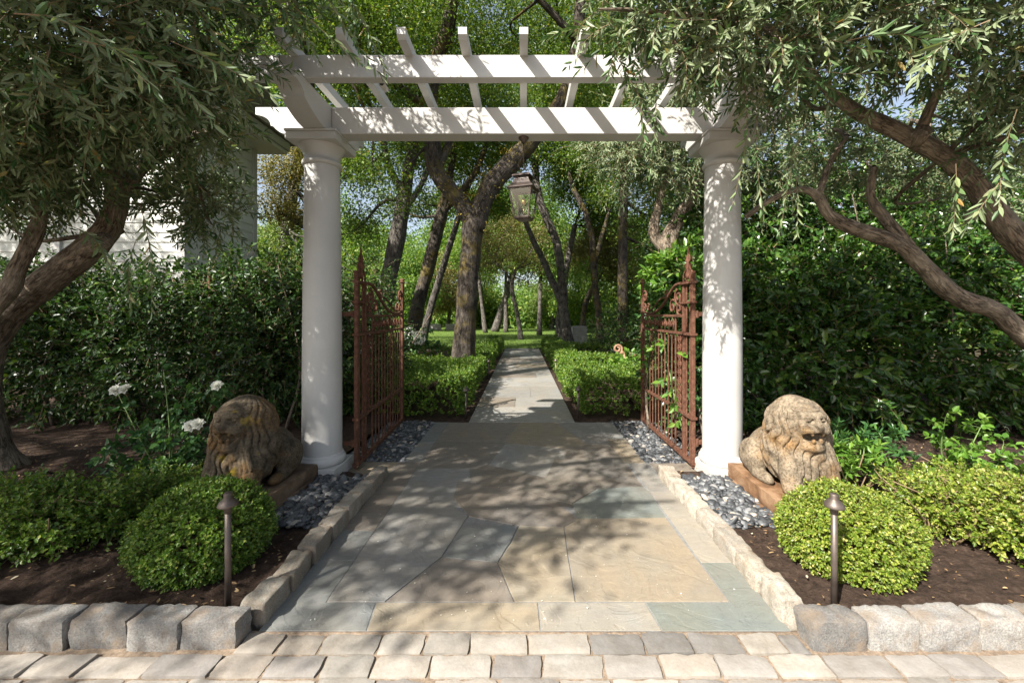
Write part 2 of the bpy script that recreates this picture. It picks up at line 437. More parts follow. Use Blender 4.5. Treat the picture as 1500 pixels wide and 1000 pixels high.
blot = t.noise(1.1, 6, .7, o, 1.0); c = t.mix(t.ramp(blot, [(.48, (0, 0, 0)), (.66, (.5, .5, .5))]), c, (.15, .135, .118))
wh = t.noise(28, 5, .8, o); c = t.mix(t.ramp(wh, [(.66, (0, 0, 0)), (.76, (.35, .35, .35))]), c, (.4, .38, .35))
M['flagstone'] = t.done(t.bsdf(c, t.ramp(n2, [(.3, (.45, .45, .45)), (.7, (.72, .72, .72))]), t.bump(t.mix(.5, n2, n3), .25, .005, t.bump(cl, .5, .006)), spec=.35))
t = NT('mortar'); o = t.coord(); n = t.noise(40, 4, .6, o)
M['mortar'] = t.done(t.bsdf(t.ramp(n, [(.3, (.13, .128, .12)), (.7, (.2, .195, .185))]), .9, t.bump(n, .4, .004)))
# granite
t = NT('granite'); o = t.coord(); at = t.n('Attribute', attribute_name='tone').outputs['Color']
n = t.noise(150, 3, .75, o); n2 = t.noise(11, 6, .7, o, .6); n3 = t.noise(34, 5, .7, o)
c = t.mix(1, at, t.ramp(n, [(.32, (.62, .62, .63)), (.5, (.95, .95, .95)), (.68, (1.25, 1.24, 1.2))]), 'MULTIPLY')
c = t.mix(t.ramp(n2, [(.44, (0, 0, 0)), (.66, (.75, .75, .75))]), c, (.19, .14, .095))
c = t.mix(t.ramp(n3, [(.58, (0, 0, 0)), (.72, (.55, .55, .55))]), c, (.06, .058, .06))
M['granite'] = t.done(t.bsdf(c, .85, t.bump(t.mix(.5, n3, n), .75, .009), spec=.25))
t = NT('cobble'); o = t.coord(); at = t.n('Attribute', attribute_name='tone').outputs['Color']
n = t.noise(70, 3, .7, o); n2 = t.noise(8, 6, .65, o, .8)
c = t.mix(t.ramp(n2, [(.4, (0, 0, 0)), (.7, (.5, .5, .5))]), at, t.mix(1, at, (.66, .6, .52), 'MULTIPLY'))
c = t.mix(t.ramp(n, [(.3, (.35, .35, .35)), (.6, (0, 0, 0))]), c, t.mix(1, c, (.62, .6, .58), 'MULTIPLY'))
M['cobble'] = t.done(t.bsdf(c, .8, t.bump(t.mix(.5, n2, n), .4, .008), spec=.3))
t = NT('sand_joint'); o = t.coord(); n = t.noise(60, 4, .7, o)
M['sand_joint'] = t.done(t.bsdf(t.ramp(n, [(.3, (.09, .065, .045)), (.7, (.24, .18, .125))]), .95, t.bump(n, .6, .006)))
t = NT('soil'); o = t.coord(); n = t.noise(26, 7, .75, o); n2 = t.noise(3, 3, .6, o)
c = t.ramp(n, [(.3, (.02, .013, .009)), (.55, (.055, .036, .026)), (.8, (.12, .085, .065))])
M['soil'] = t.done(t.bsdf(c, .95, t.bump(n, 1.0, .03), spec=.15))
t = NT('ground'); o = t.coord(); n = t.noise(9, 7, .7, o)
M['ground'] = t.done(t.bsdf(t.ramp(n, [(.3, (.022, .02, .01)), (.7, (.075, .06, .035))]), .95, t.bump(n, .8, .03), spec=.1))
t = NT('lawn'); o = t.coord(); n = t.noise(1.2, 6, .7, o); n2 = t.noise(45, 4, .7, o)
c = t.ramp(n, [(.3, (.075, .13, .025)), (.6, (.13, .19, .04)), (.8, (.2, .22, .08))])
M['lawn'] = t.done(t.bsdf(c, .9, t.bump(n2, 1.0, .05), spec=.1))
t = NT('pebble'); g = t.n('NewGeometry'); c = t.ramp(g.outputs['Random Per Island'], [(0, (.02, .022, .025)), (.45, (.05, .054, .058)), (.8, (.1, .105, .11)), (.93, (.2, .2, .2)), (1, (.34, .29, .23))])
M['pebble'] = t.done(t.bsdf(c, .5, t.bump(t.noise(70, 3, .6, t.coord()), .15, .003), spec=.4))
# carved limestone with stains
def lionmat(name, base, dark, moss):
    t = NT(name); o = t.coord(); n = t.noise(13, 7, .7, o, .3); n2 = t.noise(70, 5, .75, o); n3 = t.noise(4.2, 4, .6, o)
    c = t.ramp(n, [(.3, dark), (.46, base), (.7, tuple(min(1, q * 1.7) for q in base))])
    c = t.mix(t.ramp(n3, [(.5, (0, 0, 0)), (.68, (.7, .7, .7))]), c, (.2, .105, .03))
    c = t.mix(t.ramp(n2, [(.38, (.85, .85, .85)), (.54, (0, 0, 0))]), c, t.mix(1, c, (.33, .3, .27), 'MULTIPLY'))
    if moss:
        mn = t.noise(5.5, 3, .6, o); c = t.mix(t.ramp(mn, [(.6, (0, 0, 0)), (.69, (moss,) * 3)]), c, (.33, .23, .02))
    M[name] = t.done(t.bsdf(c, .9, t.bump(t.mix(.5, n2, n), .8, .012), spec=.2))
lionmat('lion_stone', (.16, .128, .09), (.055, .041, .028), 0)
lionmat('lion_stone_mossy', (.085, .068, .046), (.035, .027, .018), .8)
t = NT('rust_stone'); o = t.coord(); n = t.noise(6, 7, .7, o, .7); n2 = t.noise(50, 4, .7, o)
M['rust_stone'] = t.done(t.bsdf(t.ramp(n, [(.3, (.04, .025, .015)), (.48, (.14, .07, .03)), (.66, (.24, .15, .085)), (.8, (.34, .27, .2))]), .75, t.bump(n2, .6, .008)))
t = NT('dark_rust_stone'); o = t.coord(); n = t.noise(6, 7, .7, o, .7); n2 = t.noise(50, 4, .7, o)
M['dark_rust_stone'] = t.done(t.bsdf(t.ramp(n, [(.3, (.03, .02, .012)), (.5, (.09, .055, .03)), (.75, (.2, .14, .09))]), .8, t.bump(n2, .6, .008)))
t = NT('siding'); o = t.coord(); n = t.noise(2.5, 4, .6, o)
M['siding'] = t.done(t.bsdf(t.ramp(n, [(.3, (.5, .5, .46)), (.7, (.58, .58, .53))]), .6))
t = NT('shingle'); n = t.noise(20, 4, .6, t.coord()); M['shingle'] = t.done(t.bsdf(t.ramp(n, [(.3, (.1, .09, .08)), (.7, (.2, .18, .16))]), .9))
t = NT('pale_stone'); o = t.coord(); n = t.noise(5, 6, .7, o)
M['pale_stone'] = t.done(t.bsdf(t.ramp(n, [(.3, (.17, .165, .15)), (.7, (.31, .3, .27))]), .85, t.bump(t.noise(30, 4, .7, o), .5, .01)))
t = NT('terracotta'); n = t.noise(8, 5, .7, t.coord()); M['terracotta'] = t.done(t.bsdf(t.ramp(n, [(.3, (.16, .08, .045)), (.7, (.3, .18, .11))]), .8))
t = NT('old_wood'); n = t.noise(4, 5, .7, t.coord((10, 10, 1))); M['old_wood'] = t.done(t.bsdf(t.ramp(n, [(.3, (.09, .04, .025)), (.7, (.2, .1, .06))]), .9))
# ================================================================== SETTING
def sheet(name, x0, x1, y0, y1, z, mat, nx=1, ny=1, amp=0, seed=0, freq=3, kind='structure'):
    mb = MB(); gx, gy = np.meshgrid(np.linspace(x0, x1, nx + 1), np.linspace(y0, y1, ny + 1), indexing='ij')
    P = np.stack([gx.ravel(), gy.ravel(), np.full(gx.size, z)], 1)
    if amp: P[:, 2] += amp * vnoise(P, seed, freq) + amp * .6 * vnoise(P, seed + 3, freq * 4)
    I = np.arange(gx.size).reshape(gx.shape)
    mb.add(P, [np.stack([I[:-1, :-1], I[1:, :-1], I[1:, 1:], I[:-1, 1:]], -1).reshape(-1, 4)])
    o = mb.build(name, mat, smooth=bool(amp)); o['kind'] = kind; return o

sheet('ground', -300, 300, -300, 300, -.06, M['ground'])
sheet('lawn', -40, 40, 15.3, 90, -.012, M['lawn'], 90, 90, .02, 4, 1.0)
for s in (-1, 1):
    sheet('soil_bed', *sorted((s * 9, s * 1.19)), 1.64, 3.225, .035, M['soil'], 420, 110, .013, 2 + s, 7)
    sheet('soil_bed', *sorted((s * 9, s * 1.6)), 3.225, 7.4, .035, M['soil'], 120, 80, .012, 2 + s, 4)
sheet('soil_bed', -9, -.62, 4.86, 15.3, -.03, M['soil'], 120, 160, .006, 3, 4)
sheet('soil_bed', .62, 9, 4.86, 15.3, -.031, M['soil'], 120, 160, .006, 5, 4)

rng = R(11)
# ---- flagstone patio
PAT = MB()
def stone(poly, col, z, inset=.003):
    P = np.array(poly, float)
    a = np.sum(P[:, 0] * np.roll(P[:, 1], -1) - np.roll(P[:, 0], -1) * P[:, 1])
    if a < 0: P = P[::-1]
    n = len(P); out = []
    for i in range(n):
        e1 = unit(P[i] - P[i - 1]); e2 = unit(P[(i + 1) % n] - P[i])
        n1 = np.array([-e1[1], e1[0]]); n2 = np.array([-e2[1], e2[0]]); b = unit(n1 + n2)
        out.append(P[i] + b * inset / max(.35, np.dot(b, n1)))
    top = np.array(out); e = []
    for i in range(n):
        a, b = top[i], top[(i + 1) % n]; m_ = max(1, int(np.linalg.norm(b - a) / .06)); nn = unit(np.array([-(b - a)[1], (b - a)[0]]))
        for q in range(m_): e.append(a + (b - a) * q / m_ + nn * (abs(rng.normal(0, .0016)) if q else 0))
    top = np.array(e); P = top; k = len(top); cen = top.mean(0)
    low = top - (top - P) * -.0 ; V = np.concatenate([np.c_[top, np.full(k, z)], np.c_[top + unit(top - cen) * .0015, np.full(k, z - .005)]])
    PAT.add(V, [list(range(k))] + [[k + i, k + (i + 1) % k, (i + 1) % k, i] for i in range(k)], 1, col)
def gp(*pts): return [tuple(G(*p)[:2]) for p in pts]
PX0, PX1, PY0, PY1 = -1.085, 1.105, 1.655, 4.85
V = [(-1.085, 1.655), (1.105, 1.655), (1.105, 3.22), (1.78, 3.22), (1.78, 3.52), (1.08, 3.52), (1.08, 4.85), (-1.05, 4.85), (-1.05, 3.55), (-1.78, 3.55), (-1.78, 3.22), (-1.085, 3.22)]
PAT.add([(x, y, -.0022) for x, y in V], [list(range(len(V)))], 0)
GREY = (.2, .2, .192); BLUE = (.155, .165, .165); TEAL = (.152, .168, .155); SAND = (.245, .217, .168); BROWN = (.165, .149, .13); DARK = (.145, .134, .118); TAN = (.222, .195, .152); PALE = (.24, .228, .2)
ix0, ix1, iy0 = -.885, .935, 1.82
# front border
fx = [-1.085, -.67, .08, .565, 1.105]
stone([(-1.085, 1.655), (-.64, 1.655), (-.66, iy0), (ix0, iy0), (ix0, 2.13), (-1.085, 2.13)], BLUE, 0)
stone([(-.64, 1.655), (.075, 1.655), (.07, iy0), (-.66, iy0)], SAND, .0005)
stone([(.075, 1.655), (.575, 1.655), (.555, iy0), (.07, iy0)], PALE, 0)
stone([(.575, 1.655), (1.105, 1.655), (1.105, 2.11), (ix1, 2.11), (ix1, iy0), (.555, iy0)], TEAL, .0006)
for x0, x1, ys, cols in ((-1.085, ix0, [2.13, 2.42, 3.05, 3.55], [BLUE, BROWN, BROWN]), (ix1, 1.105, [2.11, 2.95, 3.52], [PALE, GREY])):
    for a, b, c in zip(ys[:-1], ys[1:], cols): stone([(x0, a), (x1, a), (x1, b), (x0, b)], c, rng.uniform(0, .001))
for x0, x1, ys, cols in ((-1.05, ix0, [3.55, 4.1, 4.85], [GREY, BLUE]), (ix1 - .05, 1.08, [3.52, 4.2, 4.85], [TAN, GREY])):
    for a, b, c in zip(ys[:-1], ys[1:], cols): stone([(x0, a), (x1, a), (x1, b), (x0, b)], c, rng.uniform(0, .001))
stone([(-1.78, 3.22), (-1.085, 3.22), (-1.085, 3.55), (-1.78, 3.55)], TAN, 0); stone([(1.105, 3.22), (1.78, 3.22), (1.78, 3.52), (1.105, 3.52)], BROWN, 0)
# back: irregular cells
def clip(poly, p, n):
    out = []
    for i in range(len(poly)):
        a, b = np.array(poly[i]), np.array(poly[(i + 1) % len(poly)]); da, db = np.dot(a - p, n), np.dot(b - p, n)
        if da <= 0: out.append(tuple(a))
        if (da < 0 < db) or (db < 0 < da): t = da / (da - db); out.append(tuple(a + (b - a) * t))
    return out
seeds = [(-.6, 3.05), (-.6, 3.75), (.1, 3.6), (.68, 3.6), (.3, 4.3), (-.55, 4.5), (.8, 4.45), (-.2, 3.1), (.35, 2.85)]
scol = [GREY, BROWN, GREY, BROWN, TAN, BROWN, GREY, BROWN, DARK]
for i, s in enumerate(seeds):
    poly = [(ix0, 2.72), (ix1 - .01, 2.72), (ix1 - .055, 4.85), (ix0, 4.85)]
    for j, q in enumerate(seeds):
        if j != i:
            s_, q_ = np.array(s), np.array(q); poly = clip(poly, (s_ + q_) / 2, q_ - s_)
            if len(poly) < 3: break
    if len(poly) >= 3: stone(poly, np.array(scol[i]) * rng.uniform(.9, 1.1), -.0012)
zz = .003
A_ = [(ix0, iy0), (-.62, iy0)] + gp((647, 816), (686, 756), (657, 738)) + [(ix0, 2.76)]
stone(A_, GREY, zz)
stone(gp((682, 766), (760, 770), (748, 795), (729, 824), (647, 816)), BLUE, zz + .0004)
stone([(-.62, iy0), (-.035, iy0)] + gp((729, 824), (647, 816)), BROWN, zz)
stone([(-.035, iy0), (.24, iy0)] + gp((826, 772), (760, 770), (748, 795), (729, 824)), SAND, zz)
stone(gp((670, 704), (750, 714), (810, 732), (848, 760), (826, 772), (760, 770), (686, 756), (664, 728)), BROWN, zz)
stone([(.24, iy0), (ix1, iy0)] + gp((975, 758), (846, 760), (826, 772)), TAN, zz + .0005)
stone(gp((838, 738), (874, 716), (940, 712), (952, 720), (975, 758), (846, 760)), TEAL, zz)
stone(gp((800, 698), (812, 672), (908, 670), (940, 712), (874, 716), (838, 738), (810, 732), (750, 714)), DARK, zz - .0004)
PAT.build('patio', [M['mortar'], M['flagstone']])['kind'] = 'structure'
# ---- the path beyond the gate
PAT = MB(); PAT.add([(-.645, 4.85, -.004), (.635, 4.85, -.004), (.6, 15.3, -.004), (-.62, 15.3, -.004)], [[0, 1, 2, 3]], 0)
y = 4.85; pc = [BLUE, GREY, TAN, GREY, GREY, PALE, BROWN, GREY]
while y < 15.2:
    h = rng.uniform(.5, 1.0); e = min(15.3, y + h); xs = [-.645, rng.uniform(-.3, .3), .635] if rng.random() < .65 else [-.645, .635]
    for a, b in zip(xs[:-1], xs[1:]):
        stone([(a, y), (b, y), (b, e), (a, e)], np.array(pc[rng.integers(len(pc))]) * rng.uniform(.95, 1.25), rng.uniform(0, .002))
    y = e
PAT.build('path', [M['mortar'], M['flagstone']])['kind'] = 'structure'
# ---- cobbled drive
PAT = MB(); PAT.add([(-12, -6, -.011), (12, -6, -.011), (12, 1.655, -.011), (-12, 1.655, -.011)], [[0, 1, 2, 3]], 0)
GR = [(.225, .21, .186), (.255, .232, .202), (.205, .19, .172), (.28, .254, .22), (.24, .212, .18), (.175, .163, .15)]
yy = 1.652; row = 0
while yy > -.6:
    dep = .106 if row == 0 else rng.uniform(.096, .11); xr = 1.12 if row == 0 else (4.2 if yy > .6 else 2.6)
    x = -xr - rng.uniform(0, .2) * (row > 0)
    while x < xr:
        w = rng.uniform(.16, .25)
        if row == 0 and x + w > xr - .08: w = xr - x
        rough_block(PAT, (x + .002, yy - dep + .002, -.09), (x + w - .003, yy - .002, rng.uniform(-.006, .003)), rng, .009, .004, (9, 6, 2), 1,
                    np.array(GR[rng.integers(6)]) * rng.uniform(.85, 1.15) * (np.array([.92, .93, .93]) if row == 0 else 1.12))
        x += w
    yy -= dep; row += 1
while yy > -2:
    x = -2
    while x < 2:
        w = rng.uniform(.17, .24); box(PAT, (x + .005, yy - .1, -.05), (x + w - .005, yy, 0), .008, 1, np.array(GR[rng.integers(6)])); x += w
    yy -= .105
box(PAT, (-1.14, 1.644, -.05), (1.14, 1.662, -.0035), .001, 0)
PAT.build('driveway', [M['sand_joint'], M['cobble']], smooth=True)['kind'] = 'structure'

# ---- granite edging blocks: each its own thing
ORD = ['first', 'second', 'third', 'fourth', 'fifth', 'sixth', 'seventh', 'eighth', 'ninth', 'tenth', 'eleventh', 'twelfth', 'thirteenth', 'fourteenth', 'fifteenth', 'sixteenth']
GT = [(.27, .26, .245), (.31, .3, .28), (.24, .23, .215), (.34, .325, .3), (.28, .262, .235)]
def edging(lo, hi, label, col, grp, rz=0, rad=.010, amp=.006):
    mb = MB(); rough_block(mb, lo, hi, rng, rad, amp, (12, 8, 8), 0, col, rz)
    c = [(lo[0] + hi[0]) / 2, (lo[1] + hi[1]) / 2, lo[2]]
    tag(mb.build('edging_block', M['granite'], smooth=True, loc=c), label, 'edging block', grp)
for s, side in ((-1, 'left'), (1, 'right')):
    bed = '%s bed' % ('shaded' if s < 0 else 'sunny')
    ws = [.225, .21, .235, .22, .24, .21, .23, .22]; x = 1.115 if s < 0 else 1.125
    for k, w in enumerate(ws):
        a, b = sorted((s * (x + .003), s * (x + w - .004))); h = rng.uniform(.095, .108)
        lab = ('granite corner block where the front edging of the %s meets the paving' % bed) if k == 0 else ('%s granite block out from the corner in front edging of the %s' % (ORD[k], bed))
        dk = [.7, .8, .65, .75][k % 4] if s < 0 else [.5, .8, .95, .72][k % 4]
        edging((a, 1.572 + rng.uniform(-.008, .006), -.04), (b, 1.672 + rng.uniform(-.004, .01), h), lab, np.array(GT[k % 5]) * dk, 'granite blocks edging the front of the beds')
        x += w
    y = 1.69; k = 0
    while y < 3.22:
        L = rng.uniform(.19, .255); e = min(3.245, y + L)
        if 3.245 - e < .1: e = 3.245
        xm = 1.145 if s > 0 else 1.13
        lab = '%s granite kerb block from the drive between paving and %s' % (ORD[k], bed)
        edging((s * xm - .052 + rng.uniform(-.004, .004), y + .003, -.05), (s * xm + .052, e - .003, rng.uniform(.08, .1)), lab, np.array(GT[(k * 3 + 1) % 5]) * (.75 if s < 0 else 1.05) * np.array([1, .95, .86]), 'granite kerb blocks along the paving', rng.normal(0, .02), .012, .007)  # sun and shade painted into the granite: darker beside the shaded bed
        y = e; k += 1

# ---- pebbles (uncountable): four patches
def pebbles(x0, x1, y0, y1, z, n, label, seed, keep=None):
    rg = R(seed); nu, nv = 9, 6
    th = np.linspace(0, 2 * np.pi, nu, endpoint=False); ph = np.linspace(0, np.pi, nv)
    S = np.stack([np.outer(np.sin(ph), np.cos(th)), np.outer(np.sin(ph), np.sin(th)), np.repeat(np.cos(ph)[:, None], nu, 1)], -1).reshape(-1, 3)
    I = np.arange(nu * nv).reshape(nv, nu); J = np.roll(I, -1, 1); f = np.stack([I[1:], J[1:], J[:-1], I[:-1]], -1).reshape(-1, 4)
    C = np.stack([rg.uniform(x0, x1, n), rg.uniform(y0, y1, n), z + rg.uniform(-.012, .014, n)], 1)
    if keep is not None: C = C[keep(C)]
    n = len(C); sz = rg.uniform(.014, .03, (n, 1)) * np.stack([rg.uniform(.8, 1.5, n), rg.uniform(.7, 1.1, n), rg.uniform(.45, .7, n)], 1)
    a = rg.uniform(0, 6.28, n); tl = rg.normal(0, .3, n)
    V = S[None] * sz[:, None]
    V[..., 2] += V[..., 0] * np.tan(tl)[:, None]
    X = V[..., 0] * np.cos(a)[:, None] - V[..., 1] * np.sin(a)[:, None]; Y = V[..., 0] * np.sin(a)[:, None] + V[..., 1] * np.cos(a)[:, None]
    V = np.stack([X, Y, V[..., 2]], -1) + C[:, None]
    mb = MB(); mb.add(V.reshape(-1, 3), [(f[None] + (np.arange(n) * nu * nv)[:, None, None]).reshape(-1, 4)])
    tag(mb.build('pebbles', M['pebble'], smooth=True), label, 'pebbles', None, 'stuff')
pebbles(-1.56, -1.19, 2.38, 3.09, .05, 820, 'dark grey river pebbles between the shaded lion and the kerb', 1)
pebbles(1.2, 1.56, 2.38, 3.09, .05, 820, 'grey river pebbles between the sunlit lion and the kerb', 2)
pebbles(-1.6, -1.055, 3.56, 4.9, -.016, 2000, 'dark river pebbles along the foot of the shaded left gate leaf', 3)
pebbles(1.085, 1.6, 3.53, 4.9, -.016, 2000, 'pale grey river pebbles along the foot of the sunlit right gate leaf', 4)

# ---- litter
rg = R(5)
mb = MB(); n = 4200; P = np.stack([np.where(rg.random(n) < .5, -1, 1) * rg.uniform(1.22, 5, n), rg.uniform(1.7, 4, n), np.full(n, .062)], 1)
leaves(mb, P, rdir(rg, n) * [1, 1, .15], np.array([0, 0, 1]) + rg.normal(0, .25, (n, 3)), rg.uniform(.008, .045, n) * rg.random(n) ** .5, rg.uniform(.004, .012, n), 'lance', m=0)
tag(mb.build('litter', M['litter']), 'dry fallen leaves and bark bits scattered over the dark soil of the beds', 'leaf litter', None, 'stuff')
mb = MB(); n = 130; P = np.stack([rg.uniform(-1, 1, n), 1.7 + 6 * rg.random(n) ** 2, np.full(n, .0075)], 1); P[:, 0] = np.clip(P[:, 0], -.6 - .45 * (P[:, 1] < 4.8), .6 + .45 * (P[:, 1] < 4.8))
leaves(mb, P, rdir(rg, n) * [1, 1, .1], np.array([0, 0, 1]) + rg.normal(0, .2, (n, 3)), rg.uniform(.003, .009, n), rg.uniform(.002, .006, n), 'oval', m=0)
tag(mb.build('petals', M['petal']), 'tiny white fallen petals dotted over the flagstones', 'petals', None, 'stuff')

# ================================================================== PERGOLA
CXL, CYC = 1.605, 3.265
BASE = thing('pergola', 'white painted timber pergola on two round columns over the gateway', 'pergola', (0, 3.24, 0))
WP = M['white_paint']
sp = [(0, .0), (.166, 0), (.176, .008), (.183, .028), (.18, .048), (.172, .058), (.166, .062), (.166, .072), (.16, .082)]
shaft = [(.158, .08), (.157, .35), (.1565, .8), (.154, 1.2), (.15, 1.6), (.145, 2.0), (.1395, 2.4), (.139, 2.482)]
capi = [(.139, 2.482), (.15, 2.486), (.157, 2.498), (.157, 2.51), (.15, 2.522), (.141, 2.526), (.141, 2.57), (.145, 2.574), (.15, 2.585), (.165, 2.612), (.182, 2.635), (.186, 2.64), (0, 2.64)]
for s in (-1, 1):
    cx = s * 1.62
    mb = MB(); lathe(mb, [(r * .945, z + .002) for r, z in shaft], (cx, CYC, 0), 48, cap=False)
    colm = mb.build('column', WP, BASE, True)
    mb = MB(); lathe(mb, [(r * .97, z + .105) for r, z in sp], (cx, CYC, 0), 48); mb.build('torus', WP, colm, True)
    mb = MB(); box(mb, (cx - .18, CYC - .18, .001), (cx + .18, CYC + .18, .105), .004); mb.build('plinth', WP, colm)
    mb = MB(); lathe(mb, [(r * .95, z) for r, z in capi], (cx, CYC, 0), 48, cap=False); mb.build('capital', WP, colm, True)
    mb = MB(); box(mb, (cx - .193, CYC - .193, 2.639), (cx + .193, CYC + .193, 2.699), .004)
    box(mb, (cx - .2, CYC - .2, 2.699), (cx + .2, CYC + .2, 2.717), .003); mb.build('abacus', WP, colm)
    # bracket with ogee ends, front and back
    zt, zb = 2.928, 2.717
    og = [(2.66, zt - .001), (2.66, zt - .058), (2.69, zt - .062)]
    og += [(2.69 + .09 * math.sin(t), zt - .062 - .055 * (1 - math.cos(t)) * 1.2) for t in np.linspace(.2, 1.57, 6)]
    og += [(2.79 + .27 * t, zt - .135 - (zt - .135 - zb - .001) * math.sin(t * 1.57)) for t in np.linspace(.1, 1, 8)]
    ogm = og + [(2 * 3.24 - y, z) for y, z in og[::-1]]
    bx = s * 1.585
    mb = MB(); prism(mb, ogm, 0, bx - .083, bx + .083); mb.build('bracket', WP, BASE)
# centre beam with shaped ends
def beam(name, y0, y1, z0, z1, xe, shaped):
    mb = MB()
    if shaped:
        e = [(-xe, z1), (-xe, z1 - .06)] + [(-xe + .02 + .12 * math.sin(t), z1 - .065 - .1 * (1 - math.cos(t))) for t in np.linspace(.2, 1.57, 6)] + [(-xe + .16 + .1 * t, z0 + .045 * (1 - t) ** 2) for t in np.linspace(.2, 1, 4)]
        poly = e + [(-x, z) for x, z in e[::-1]]
        prism(mb, poly, 1, y0, y1)
    else: box(mb, (-xe, y0, z0), (xe, y1, z1), .004)
    return mb.build(name, WP, BASE)
# the centre beam stops against the brackets; stub ends carry on outside
mb = MB(); box(mb, (-1.5, 3.17, 2.7175), (1.5, 3.31, 2.926), .004); mb.build('beam', WP, BASE)
for s in (-1, 1):
    e = [(2.1, 2.926), (2.1, 2.87)] + [(2.08 - .1 * math.sin(t), 2.862 - .08 * (1 - math.cos(t))) for t in np.linspace(.2, 1.57, 6)] + [(1.96 - .1 * t, 2.7175 + .06 * (1 - t) ** 2) for t in np.linspace(0, 1, 5)] + [(1.67, 2.7175), (1.67, 2.926)]
    mb = MB(); prism(mb, [(s * x, z) for x, z in e], 1, 3.17, 3.31); mb.build('beam_end', WP, BASE)
mb = MB(); box(mb, (-2.02, 2.776, 2.929), (2.02, 2.85, 3.086), .004); mb.build('beam', WP, BASE)
mb = MB(); box(mb, (-2.02, 3.63, 2.929), (2.02, 3.704, 3.086), .004); mb.build('beam', WP, BASE)
rp = [(2.59, 3.143), (2.59, 3.098), (2.612, 3.074), (3.868, 3.074), (3.89, 3.098), (3.89, 3.143)]
raf = None
for k in range(-4, 5):
    x = .01 + k * .395
    if raf is None:
        mb = MB(); prism(mb, [(y, z + .0015) for y, z in rp], 0, -.028, .028); raf = mb.build('rafter', WP, BASE); raf.location.x = x
    else:
        c = raf.copy(); COL.objects.link(c); c.location.x = x
# small camera under the front beam
cc = W(563, 128, 2.93)
st_ = thing('security_camera', 'small white cylindrical camera under the front pergola beam', 'security camera', cc)
mb = MB(); tube(mb, [cc + [0, .03, .0], cc + [0, -.055, -.006]], [.022, .022], 20); mb.build('housing', WP, st_, True)
mb = MB(); tube(mb, [cc + [0, -.0555, -.006], cc + [0, -.058, -.0062]], [.015, .013], 16); mb.build('lens', M['dark_lens'], st_, True)
mb = MB(); box(mb, cc + [-.012, -.02, .018], cc + [.012, .012, 2.929 - cc[2] + .03], .002); mb.build('mount', WP, st_)

# ---- lantern
LO = np.array([.011, 3.24, 0]); L = thing('hanging_lantern', 'square bronze lantern with tapered glass hanging under the centre beam', 'lantern', (LO[0], LO[1], 2.05))
mb = MB(); lathe(mb, [(0, 2.717), (.042, 2.717), (.04, 2.708), (.022, 2.69), (.014, 2.672), (0, 2.672)], (LO[0], LO[1], 0), 20); mb.build('ceiling_plate', M['bronze'], L, True)
mb = MB(); tube(mb, [LO + [0, 0, 2.675], LO + [0, 0, 2.5]], .0055, 8); tube(mb, catmull([LO + [0, 0, 2.5], LO + [.012, 0, 2.475], LO + [-.004, 0, 2.455], LO + [-.02, 0, 2.44], LO + [-.01, 0, 2.42], LO + [.0, 0, 2.41]]), .004, 6)
tube(mb, catmull([LO + [0, 0, 2.6], LO + [-.012, 0, 2.56], LO + [-.03, 0, 2.53], LO + [-.045, 0, 2.50], LO + [-.03, 0, 2.47], LO + [-.02, 0, 2.42]]), .003, 6); mb.build('rod', M['bronze'], L, True)
AZ = -.337
def sq(a, z): return [LO + [a * math.sqrt(2) * math.cos(AZ + math.pi / 4 + k * math.pi / 2), a * math.sqrt(2) * math.sin(AZ + math.pi / 4 + k * math.pi / 2), z] for k in range(4)]
def rings(mb, lv):
    V = np.concatenate([sq(a, z) for a, z in lv]); n = len(lv); I = np.arange(4 * n).reshape(n, 4); J = np.roll(I, -1, 1)
    fs = np.stack([I[:-1], J[:-1], J[1:], I[1:]], -1).reshape(-1, 4)
    mb.add(V, [fs, I[0][::-1].reshape(1, 4), I[-1].reshape(1, 4)])
mb = MB(); rings(mb, [(.107, 2.298), (.107, 2.304), (.078, 2.335), (.06, 2.37), (.055, 2.388), (.055, 2.395)]); rings(mb, [(.074, 2.396), (.074, 2.404), (.066, 2.414), (.05, 2.417)]); mb.build('hood', M['copper'], L)
mb = MB()
for k in range(4):
    tube(mb, [sq(.09, 2.297)[k], sq(.06, 2.07)[k]], .0065, 6)
    for a, z in ((.09, 2.294), (.06, 2.07)): tube(mb, [sq(a, z)[k], sq(a, z)[(k + 1) % 4]], .007, 6)
rings(mb, [(.048, 2.052), (.06, 2.06), (.06, 2.066)]); mb.build('frame', M['bronze'], L)
for k in range(4):
    mb = MB(); a, b = sq(.0885, 2.29), sq(.0585, 2.074); mb.add([a[k], a[(k + 1) % 4], b[(k + 1) % 4], b[k]], [[0, 1, 2, 3]]); mb.build('glass_pane', M['clear_glass'], L)
mb = MB(); tube(mb, [LO + [0, 0, 2.067], LO + [0, 0, 2.17]], .006, 8); lathe(mb, [(.0, 2.17), (.012, 2.175), (.02, 2.2), (.012, 2.225), (0, 2.235)], (LO[0], LO[1], 0), 12); mb.build('burner', M['brass'], L, True)

